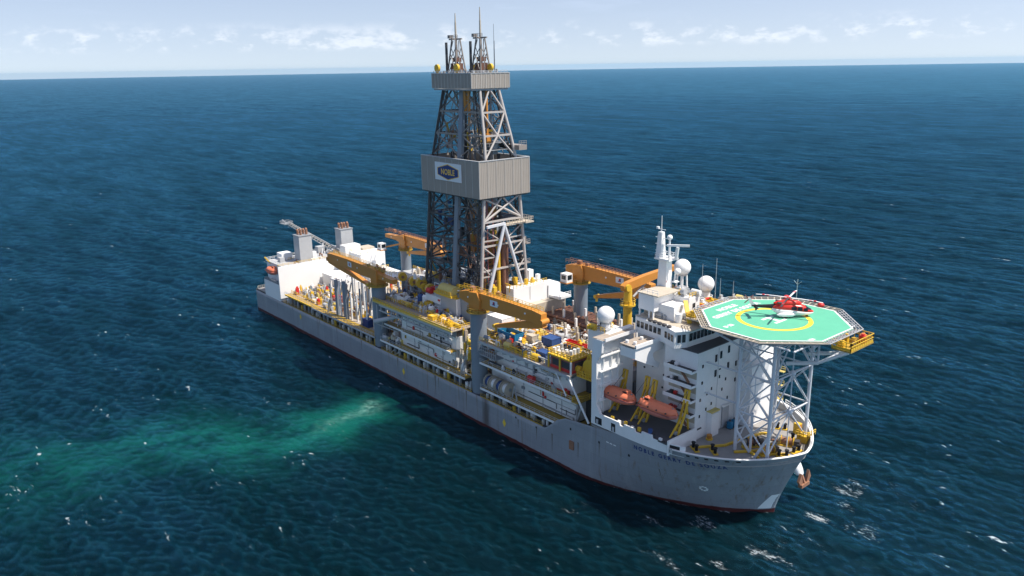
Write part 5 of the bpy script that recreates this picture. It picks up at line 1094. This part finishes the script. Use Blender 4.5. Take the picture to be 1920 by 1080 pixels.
container(176.5, -7.6, zB, 6.2, 1.5, 1.2, 'red', 'red cargo basket nearest the yellow platform', open_=True, cat='basket', name='cargo_basket', ang=.05)
container(174.6, -5.2, zB, 6.2, 1.5, 1.3, 'red', 'red cargo basket lying behind the other red basket', open_=True, cat='basket', name='cargo_basket', ang=.05)
container(162, 1.5, 21.5, 5, 2.4, 2.4, 'grey_light', 'grey crate standing between the white posts and the crane boom', cat='crate', name='deck_crate')
container(186, -4.4, 24.9, 3, 2.4, 3, 'red', 'small red cabinet at the foot of the yellow column crane', cat='cabinet', name='control_cabinet', ribs=False)
container(176.6, 3.2, 21.5, 5.2, 2.4, 2.6, 'blue', 'navy blue container among the white posts near the bridge', ribs=True)
container(176.8, 12, 21.5, 4.2, 2.2, 1.6, 'red', 'low red crate by the brown riser stack near the bridge', cat='crate', name='deck_crate')
# yellow framed platform with red modules
t = thing('tool_frame', (184.2, -17, zB), 'yellow framed service platform with dark red panels at the module corner', 'platform')
MB().box(179.8, 188, -20.3, -13.6, 28.2, 28.6).build('roof_plate', 'yellow', t)
for x in (180, 184, 187.8):
    for y in (-20.1, -13.8): MB().box(x - .18, x + .18, y - .18, y + .18, zB, 28.2).build('frame_post', 'white' if (x > 187 and y < -20) else 'yellow', t)
MB().box(180.4, 187.6, -19.7, -14.2, zB + .5, 27.9).build('panel_house', 'maroon', t); MB().box(180.3, 187.7, -19.82, -14.1, zB + .1, zB + .75).build('skirt', 'red', t)
MB().box(184.3, 187.2, -19.78, -19.72, 25.9, 27.5).box(187.62, 187.68, -18.6, -15.2, 25.9, 27.5).box(181, 183.6, -19.78, -19.72, 25.9, 27.5).build('dark_panel', 'dark', t)
MB().rail([(179.9, -20.2, 28.6), (187.9, -20.2, 28.6), (187.9, -13.7, 28.6), (179.9, -13.7, 28.6)], 1.1, 1.1, .08, True).build('railing', 'yellow', t)
for i in range(16): MB().cyl((180.9 + (i % 4) * 1.5, -18.9 + (i // 4) * 1.2, 28.6), (180.9 + (i % 4) * 1.5, -18.9 + (i // 4) * 1.2, 29.5 + random.random() * .8), .42, n=8).build('gas_bottle', random.choice(['dark', 'grey_light', 'white', 'dark', 'cream']), t)
t = thing('deck_winch', (190.6, -15.5, 24.9), 'yellow winch frame squeezed between the red panelled platform and the fin wall', 'winch')
MB().box(188.7, 194.6, -19, -12, 24.6, 24.9).rail([(188.8, -18.9, 24.9), (194.5, -18.9, 24.9), (194.5, -12, 24.9)], 1.2, 1, .09).build('winch_base', 'yellow', t)
MB().cyl((191.6, -17.4, 27), (191.6, -14, 27), 1.5, n=14).build('winch_drum', 'rust_steel', t)
for y in (-17.7, -13.7): MB().cyl((191.6, y, 27), (191.6, y + .25, 27), 2.2, n=16).build('drum_flange', 'yellow', t)
MB().bar((189.2, -18, 24.9), (191, -17, 30.5), .4).bar((193.8, -18, 24.9), (191, -17, 30.5), .4).bar((189.2, -13, 24.9), (191, -14, 30.5), .4).bar((193.8, -13, 24.9), (191, -14, 30.5), .4).build('gantry_leg', 'yellow', t)
# cable reels on the lower walkway
for i, (x, mt, lb) in enumerate(((155.4, 'blue', 'hose reel with a light blue winding tight against the forward crane column'), (157.9, 'white', 'white wound hose reel second from the forward crane column'), (160.2, 'blue', 'royal blue wound hose reel, thickest of the row'), (162.7, 'white_dirty', 'white wound hose reel at the forward end of the row'))):
    t = thing('hose_reel', (x, -19, 11.2), lb, 'reel', 'hose reels on the lower walkway')
    MB().cyl((x - .75, -19, 13.2), (x + .75, -19, 13.2), 1.45, n=18).build('hose_winding', mt, t)
    for s in (-.95, .8):
        MB().cyl((x + s, -19, 13.2), (x + s + .15, -19, 13.2), 1.95, n=20).build('reel_flange', 'cream', t)
    MB().cyl((x - 1.05, -19, 13.2), (x + 1.05, -19, 13.2), .5, n=10).build('reel_hub', 'grey', t)
    MB().bar((x - 1, -19.9, 11.2), (x - 1, -19, 13.2), .2).bar((x - 1, -18.1, 11.2), (x - 1, -19, 13.2), .2).build('reel_stand', 'white', t)
MB().bar((164.5, -19, 11.2), (165.6, -19, 15), .3).bar((167, -19.5, 11.2), (165.6, -19, 15), .3).build('support_frame', 'grey_light', ship)
# tensioner sheaves and gear along the drill floor
for x, y, z, r, lb in ((95.5, -8, 29.6, 1.45, 'round yellow tensioner sheave nearest the stern'), (102.6, -8.2, 29.3, 1.6, 'round amber tensioner sheave, second of the row from the stern'), (107.6, -8.6, 29.9, 1.75, 'biggest and brightest round yellow sheave in the row'), (109.9, -8.9, 28.9, 1.3, 'small yellow sheave tucked beside the biggest one'), (114.2, -9.6, 29.3, 1.7, 'yellow sheave next to the red hydraulic unit')):
    t = thing('tensioner_sheave', (x, y, 24.2), lb, 'sheave', 'yellow tensioner sheaves')
    MB().cyl((x + .8, y - .35, z), (x - .8, y + .35, z), r, n=20).build('sheave_wheel', 'yellow', t)
    MB().cyl((x + 1.0, y - .44, z), (x + .8, y - .35, z), r * .35, n=10).build('sheave_hub', 'rust_steel', t)
    MB().cyl((x, y + .4, 20), (x, y + .4, z - r), .8, n=12).build('tensioner_cylinder', 'column_grey', t)
t = thing('winch_hood', (124.5, -9, 30.6), 'pale yellow rounded winch cover at the near foot of the derrick', 'winch')
MB().prism([(-11.6 + 2.2 * math.cos(a) - .2, 31.4 + 2.4 * math.sin(a)) for a in np.linspace(0, PI, 10)] + [(-14, 30.7), (-9.6, 30.7)][:0], 124, 131, 'x').build('hood_shell', 'yellow_pale', t)
MB().box(123.8, 131.4, -14.2, -9.4, 30.72, 31.38).build('hood_base', 'yellow', t); MB().rail([(123.9, -14.1, 31.4), (131.2, -14.1, 31.4)], 1, 1, .08).build('railing', 'yellow', t)
t = thing('hydraulic_unit', (119.5, -9.5, 29), 'red hydraulic power unit between the yellow sheaves and the derrick foot', 'hydraulic unit')
MB().box(116.5, 122.4, -11.2, -8.6, 29.4, 30.9).build('unit_housing', 'red', t); MB().cyl((116.4, -12.1, 30.0), (118.4, -12.1, 30.0), .9, n=12).cyl((122.6, -12.2, 28.2), (123.8, -12.2, 28.2), .7, n=10).build('pump', 'red', t); MB().box(116, 124, -12.8, -11.9, 27, 29.1).build('unit_frame', 'white', t)
for x, y, z, r, h, mat, lb in ((112.8, -12.4, zA, 1.1, 3.9, 'blue', 'blue upright cylinder on the tan deck of the aft module'), (115.4, -12.6, zA, .9, 4.2, 'white_clean', 'white upright cylinder next to the blue one on the tan deck'), (109.2, -13.4, zA, 1.9, 1.9, 'grey', 'squat dark grey tank on the tan deck of the aft module'), (121.8, -14.8, zA, 1.0, 2.4, 'white_clean', 'white domed tank at the forward end of the tan deck'), (168.6, -9.2, zB, 1.0, 2.6, 'maroon', 'dark red tank beside the tan cabinet on the forward module')):
    tank(x, y, z, r, h, mat, lb)
container(105.6, -14.6, zA, 5.0, 2.4, 2.2, 'white_clean', 'white open frame rack with red bottles on the tan deck', open_=True, cat='rack', name='bottle_rack', ribs=False)
container(119.0, -13.8, zA, 1.8, 1.8, 2.9, 'yellow', 'yellow cage on the tan deck between white tanks', cat='cage', name='equipment_cage', open_=True, ribs=False)
container(127, -18, zA, 2.6, 1.6, 1.2, 'yellow', 'yellow skid at the forward edge of the tan deck', cat='skid', name='equipment_skid')
container(135.5, -17.4, zA, 2.6, 2.2, 1.0, 'yellow', 'low yellow skid at the foremost corner of the tan deck', cat='skid', name='equipment_skid')
container(85.2, -16.2, 11.5, 3.8, 2.2, 2.6, 'navy', 'dark blue container among the tall aft posts', ribs=True)
container(57.5, -12.5, 11.5, 4, 2.6, 3.2, 'maroon', 'dark red equipment box on the aft deck before the tall posts', cat='box')
container(52.5, -10, 11.5, 3.6, 2.6, 2.6, 'red', 'bright red equipment box on the aft deck beside white frames', cat='box')
# riser joints in the rack
rs = thing('riser_joint', (152, 20.6, 22), 'brown riser joint lying in the rack between white posts on the port side', 'riser joint', 'brown riser joints in the port rack')
MB().cyl((145.6, 20.6, 22), (165.5, 20.6, 22), .43, n=10).build('pipe_body', 'brown_pipe', rs)
for x in (145.8, 150.8, 155.6, 160.4, 165.2): MB().cyl((x - .18, 20.6, 22), (x + .18, 20.6, 22), .52, n=10).build('pipe_flange', 'rust_steel', rs)
k = 0
for row in range(3):
    for i in range(10):
        if k:
            c = rs.copy(); COL.objects.link(c); c.location = (152, 20.4 - i * 1.08, 22.0 + row * 1.06)
            for ch in rs.children: d = ch.copy(); COL.objects.link(d); d.parent = c; d.matrix_parent_inverse = ch.matrix_parent_inverse.copy()
        else: rs.location = (152, 20.4, 22.0)
        k += 1
# white posts of the pipe racks
for i in range(9):
    for j in range(6):
        x = 148 + i * 4.7; y = 20.1 - j * 4.3
        if x < 158 and y < 8: continue
        if x > 186: continue
        MB().box(x - .28, x + .28, y - .28, y + .28, 21.5, 26.8 + (.4 if j % 2 else 0)).box(x - .42, x + .42, y - .42, y + .42, 21.5, 21.9).build('rack_post', 'cream' if (i + j) % 3 else 'white_clean', ship)
for i in range(10):   # tall posts on the aft deck
    for j in range(3):
        x = 60 + i * 3.7 + random.uniform(-.9, .9); y = -16.8 + j * 5.2 + random.uniform(-.6, .6); zt = 24.5 + random.uniform(-3.5, 2)
        MB().cyl((x, y, 11.5), (x, y, zt), .31, n=10).build('tall_post', 'white' if (i + j) % 3 else 'column_grey', ship)  # grey-blue posts carry shade in their colour
        if i % 2: MB().bar((x, y, 13.5), (x + 3.2, y + .4, 22.5), .3).build('post_brace', random.choice(['column_grey', 'grey_light']), ship)
for x, y in ((66.2, -17.4), (70, -16.4), (73.3, -17.6)): MB().box(x - .5, x + .5, y - .5, y + .5, 8.5, 24.5).build('tall_post', 'column_grey', ship)
fr = MB()
for x in (44, 50, 56): fr.bar((x, -8, 11.5), (x, -8, 19), .45).bar((x, -1, 11.5), (x, -1, 19), .45).bar((x, -8, 19), (x, -1, 19), .45)
fr.bar((44, -8, 19), (56, -8, 19), .45).bar((44, -1, 19), (56, -1, 19), .45).bar((44, -8, 15.5), (56, -8, 15.5), .3); fr.build('pipe_frame', 'white', ship)

# fixed deck machinery: one small part each, scattered over the machinery decks
PAL = ['white'] * 5 + ['grey_light'] * 4 + ['yellow'] * 5 + ['cream'] * 3 + ['grey'] * 3 + ['dark'] * 3 + ['rust_steel'] * 3 + ['red'] + ['yellow_pale'] * 2 + ['orange_crane'] + ['blue'] + ['column_grey']
cnt = {}
def part(mb, name, mat):
    if cnt.get(name, 0) >= 96: return mb
    cnt[name] = cnt.get(name, 0) + 1; return mb.build(name, mat, ship)
extra = {}
def stuff(mb, mat):
    e = extra.setdefault(mat, MB()); o = len(e.v); e.v += mb.v; e.f += [[i + o for i in f_] for f_ in mb.f]; e.sm += mb.sm
def clutter(x0, x1, y0, y1, z, n, seed, hmax=2.6, pal=PAL, big=1.):
    rd = random.Random(seed)
    for i in range(n):
        x, y = rd.uniform(x0, x1), rd.uniform(y0, y1); k = rd.random(); mat = rd.choice(pal); h = rd.uniform(.5, hmax); mb = MB()
        if k < .38:
            a, b = rd.uniform(.35, 1.7) * big, rd.uniform(.35, 1.4) * big; mb.box(x, x + a, y, y + b, z, z + h)
            mb.box(x + a * .15, x + a * .6, y + b * .2, y + b * .8, z + h + .002, z + h + rd.uniform(.2, .7)); nm = 'machinery_box'
        elif k < .55:
            r = rd.uniform(.25, .8) * big; mb.cyl((x, y, z), (x, y, z + h), r, n=10).cyl((x, y, z + h), (x, y, z + h + .3), r * .5, n=8); nm = 'deck_vent'
        elif k < .68:
            r = rd.uniform(.4, .8) * big; L_ = rd.uniform(1, 2.6); mb.cyl((x, y, z + r + .3), (x + L_, y, z + r + .3), r, n=12).box(x, x + L_, y - r * .6, y + r * .6, z, z + .3); nm = 'pressure_vessel'
        elif k < .86:
            L_ = rd.uniform(2, 7); d = (1, 0) if rd.random() < .6 else (0, 1); zz = z + rd.uniform(.3, hmax * .8); r = rd.uniform(.1, .24)
            p = [(x, y, z), (x, y, zz), (min(x1, x + d[0] * L_), min(y1, y + d[1] * L_), zz), (min(x1, x + d[0] * L_), min(y1, y + d[1] * L_), z)]; mb.path(p, r, 6); nm = 'pipe_run'
        else:
            L_ = rd.uniform(2, 6); d = (1, 0) if rd.random() < .5 else (0, 1); mb.rail([(x, y, z), (min(x1, x + d[0] * L_), min(y1, y + d[1] * L_), z)], 1.15, 1.2, .06); mat = rd.choice(['yellow', 'yellow', 'white', 'grey_light']); nm = 'guard_rail'
        if cnt.get(nm, 0) < 96 and rd.random() < .55: part(mb, nm, mat)
        else: stuff(mb, mat)
clutter(28, 60, -17, -2, 11.5, 300, 1, 2.8, big=1.1, pal=PAL + ['yellow'] * 5)
clutter(60, 96, -15.5, -4, 11.5, 160, 2, 3.5)
clutter(62, 104, -4, 11, 18.8, 60, 3, 3)
clutter(97.5, 131, -16.8, -9, zA, 300, 4, 2.4); clutter(126, 138.5, -19, -12.8, zA, 40, 34, 1.6, PAL + ['yellow'] * 8)
clutter(97.5, 119.5, -9.5, -6.6, zA, 110, 14, 5.5, ['rust_steel', 'dark', 'grey', 'column_grey', 'rust_steel', 'grey', 'dark', 'grey_light'], 1.5)
JUM = ['cream', 'white', 'rust_steel', 'yellow', 'cream', 'yellow_pale', 'grey_light', 'deck_tan']
clutter(140.6, 148.8, -19.5, -6.2, 11.9, 90, 5, 4, JUM, .8)
clutter(140.6, 149, -19.5, -7, 16.5, 90, 6, 4, JUM, .8); clutter(140.6, 148.5, -18, -7, 20.5, 70, 16, 4, JUM, .8)
clutter(153.5, 187, -20, -6.5, zB, 280, 7, 1.9, PAL + ['yellow'] * 6)
clutter(150.5, 186, -5, 11, 21.5, 240, 8, 2.6, PAL + ['cream'] * 6)
clutter(143, 151, -5.5, 1, 24.3, 25, 18, 3); clutter(142, 186, -6, 0, 24.2, 30, 19, 2.5, PAL + ['yellow'] * 4)
clutter(108, 141, -11.5, -9.6, 31.8, 26, 9, 2.2); clutter(110, 141, -8, 10, 31.8, 60, 10, 4, ['dark', 'grey', 'dark', 'rust_steel', 'grey_light', 'yellow', 'white'], 1.3)
clutter(200, 207, -1.6, 1.4, 44.65, 12, 11, 1.2); clutter(199, 207, 2.4, 11.5, 40.2, 40, 41, 2.0, ['white', 'cream', 'grey_light', 'white_clean', 'yellow', 'red']); clutter(207.8, 213.4, -4, 17, 40.3, 110, 12, 1.6, PAL + ['cream'] * 4 + ['yellow'] * 3 + ['red'] * 2); clutter(199, 207, -8, -2, 40.2, 16, 20, 1.2, ['white', 'cream', 'grey_light'])
clutter(187, 195, -9, 19, 24.4, 80, 13, 2.6, PAL + ['red'] * 3); clutter(27, 45, 6, 18, 19, 26, 21, 2); clutter(62, 95, 12.5, 19, 21, 45, 22, 2.2, ['white', 'white_clean', 'cream', 'grey_light', 'yellow', 'rust_steel'])
clutter(189, 195, -17, -10.5, 36.45, 14, 23, .9); clutter(98, 109, -20.4, -18.2, 11.8, 8, 24, 1.2); clutter(154, 186, -20.2, -18.4, 18.65, 18, 25, 1.3, ['white', 'grey_light', 'yellow', 'dark', 'red']); clutter(101, 109, -20, -17.5, 11.8, 16, 26, 2.5)
clutter(9.5, 24, -17, 17, 21.95, 34, 27, 1.4, ['white', 'grey_light', 'cream', 'dark', 'rust_steel', 'white']); clutter(1.5, 8.5, -18, 18, 8.5, 26, 28, 1.4)
MB().box(187, 195.3, -10, 19.5, 21.52, 24.4).build('deck_house', 'grey', ship)
for x in (60.5, 96.8, 141.2, 187.4):
    MB().bar((x, -18.9, 8.6), (x + 3.2, -18.9, 17), .7, .12).rail([(x, -19.2, 8.6), (x + 3.2, -19.2, 17)], 1, 1.2, .05).build('companionway', 'grey_light', ship)
for mat, e in extra.items(): tag(e.build('deck_machinery', mat, ship), kind='stuff')

# long deck pipe runs and cable trays with yellow guard rails between the modules
rp = random.Random(77)
for i in range(46):
    zone = rp.choice([(98, 131, -16, -7, zA), (154, 186, -19, -7, zB), (150, 186, -5, 10, 21.6), (29, 60, -17, -3, 11.6), (62, 95, -15, 0, 11.6)])
    x0, x1, y0, y1, z = zone; y = rp.uniform(y0, y1); a = rp.uniform(x0, x1 - 6); b = min(x1, a + rp.uniform(5, 14)); zz = z + rp.uniform(.2, 1.6); n = rp.randint(1, 4); mb = MB()
    for j in range(n): mb.cyl((a, y + j * .35, zz), (b, y + j * .35, zz), .12, n=6).cyl((b, y + j * .35, zz), (b, y + j * .35, z), .12, n=6)
    for j in range(int((b - a) / 2.5) + 1): mb.box(a + j * 2.5, a + j * 2.5 + .15, y - .2, y + n * .35, z, zz - .13)
    mb.build('pipe_rack', rp.choice(['white', 'cream', 'grey_light', 'yellow', 'rust_steel', 'white', 'yellow_pale']), ship)
for x0, x1, y, z in ((98, 130, -16.9, zA), (98, 119, -9.4, zA), (154, 179, -13.2, zB), (154, 182, -6.6, zB), (150, 186, -5.6, 24.4), (28, 58, -17.3, 11.6), (28, 60, -9.5, 11.6), (62, 96, -3.9, 11.6), (62, 104, 11.8, 18.8), (60, 96, 19.3, 21.1)):
    MB().rail([(x0, y, z), (x1, y, z)], 1.2, 1.5, .07).build('guard_rail', 'yellow', ship)
# fore deck gear
FZ = 15.17
def fwinch(x, y, ang, label, mat='yellow'):
    t = thing('mooring_winch', (x, y, FZ), label, 'winch', 'mooring winches on the fore deck'); ca, sa = math.cos(ang), math.sin(ang)
    def put(mb): mb.v = [(x + ca * a - sa * b, y + sa * a + ca * b, FZ + c) for a, b, c in mb.v]; return mb
    put(MB().box(-2.4, 2.4, -1, 1, 0, .25)).build('winch_bed', 'yellow', t)
    put(MB().cyl((-1.6, 0, 1.1), (.8, 0, 1.1), .65, n=12)).build('winch_drum', 'rust_steel', t)
    for a in (-1.75, -.2, .85): put(MB().cyl((a, 0, 1.1), (a + .12, 0, 1.1), 1.05, n=14)).build('drum_flange', mat, t)
    put(MB().box(1.1, 2.2, -.7, .7, .26, 1.5)).build('winch_motor', 'dark', t); put(MB().cyl((-2.4, 0, 1.1), (-1.8, 0, 1.1), .4, .55, 10)).build('warping_head', 'cream', t)
fwinch(231.5, -3.4, 1.2, 'mooring winch among yellow beams at the middle of the fore deck'); fwinch(232.4, 3.2, .4, 'mooring winch on the sunlit light deck near the stem'); fwinch(227.4, -2.6, .9, 'mooring winch in the shade of the helideck legs', 'dark')
def bollard(x, y, label, ang=.6, mat='black'):
    t = thing('bollard', (x, y, FZ), label, 'bollard', 'twin bollards on the fore deck'); d = Vector((math.cos(ang), math.sin(ang), 0)) * .8
    MB().bar(Vector((x, y, FZ + .1)) - d * 1.9, Vector((x, y, FZ + .1)) + d * 1.9, 1.1, .2).build('bollard_base', 'yellow', t)
    for s in (-1, 1): p = Vector((x, y, FZ + .2)) + d * s; MB().cyl(p, p + Vector((0, 0, 1.1)), .36, n=10).cyl(p + Vector((0, 0, 1.1)), p + Vector((0, 0, 1.28)), .48, n=10).build('bollard_post', mat, t)
for x, y, a, lb in ((219.8, -13.6, -.5, 'twin bollard inside the bulwark below the ship name'), (223.3, -11.6, -.6, 'twin bollard on a yellow base beside the starboard bulwark'), (234.2, -2.2, .8, 'twin bollard near the stem on the starboard side'), (232.2, 6.6, .3, 'twin bollard on the light deck behind the forward leg'), (226.8, 9.2, .5, 'twin bollard beside the port helideck leg'), (235.1, 1.6, 1.4, 'twin bollard right at the stem')): bollard(x, y, lb, a)
for x, y, lb in ((218.6, 1.0, 'left one of two teal drums at the foot of the white block'), (218.6, 2.7, 'right one of two teal drums at the foot of the white block')): tank(x, y, FZ, .75, 1.7, 'teal', lb, name='oil_drum', cat='drum', group='teal drums on the fore deck')
t = thing('capstan', (218.9, -7.2, FZ), 'small yellow capstan beside the white bay wall on the fore deck', 'capstan'); MB().cyl((218.9, -7.2, FZ), (218.9, -7.2, FZ + .3), .8, n=12).build('capstan_base', 'yellow', t); MB().cyl((218.9, -7.2, FZ + .3), (218.9, -7.2, FZ + 1.1), .5, .62, 12).build('capstan_head', 'orange_crane', t)
t = thing('port_locker', (230.3, 10.2, FZ), 'yellow cabinet standing by the port bulwark next to the helideck leg', 'cabinet'); MB().box(229.6, 231, 9.5, 10.8, FZ, FZ + 2.4).build('locker_body', 'yellow', t); MB().box(231.01, 231.05, 9.7, 10.6, FZ + .2, FZ + 2.2).build('locker_door', 'orange_crane', t)
beam = MB(); 
for p, q in (((219.4, -13.2), (223.2, -7.4)), ((223.2, -7.4), (225.2, 3.6)), ((225.2, 3.6), (226.6, 5.2)), ((226.4, -8.6), (230.4, -3)), ((230.6, -5.6), (234.4, -1.2)), ((226, -5), (231.4, -7))): beam.bar((*p, FZ + .22), (*q, FZ + .22), .55, .4)
beam.build('chain_stopper_beam', 'yellow', ship)
ch = MB()
for i in range(16): p = Vector((228.6, 2.5, FZ + .25)).lerp(Vector((233.8, 5.2, FZ + .3)), i / 15); ch.box(p.x - .22, p.x + .22, p.y - .14, p.y + .14, p.z - .15, p.z + .15)
ch.build('anchor_chain', 'rust_steel', ship)
clutter(221, 231, -9, 3, FZ, 34, 31, 1.1, ['dark', 'grey', 'yellow', 'rust_steel', 'dark', 'cream']); clutter(229, 235, -3, 8, FZ, 20, 32, 1.0, ['dark', 'grey_light', 'yellow', 'cream', 'rust_steel'])
leg_foot = MB().box(232.3, 234.7, 6.4, 9.2, FZ, 16.8).rail([(232, 6.2, 16.8), (235, 6.2, 16.8), (235, 9.4, 16.8)], 1.2, .9, .08).build('leg_pedestal', 'yellow', ship)
for o in bpy.data.objects:
    if '_w' in o: del o['_w']

# ------------------------------------------------------------------ sea air: one closed box of thin haze
hz = MB().box(-19800, 20200, -19900, 19700, -3.5, 119)
mh = bpy.data.materials.new('sea_haze'); mh.use_nodes = True; nt = mh.node_tree
for n in list(nt.nodes):
    if n.type == 'BSDF_PRINCIPLED': nt.nodes.remove(n)
pv = nt.nodes.new('ShaderNodeVolumePrincipled'); pv.inputs['Color'].default_value = (.42, .74, 1, 1); pv.inputs['Density'].default_value = 3.2e-5; pv.inputs['Anisotropy'].default_value = .2
nt.links.new(pv.outputs[0], nt.nodes['Material Output'].inputs['Volume'])
tag(hz.build('haze', mh), kind='stuff')
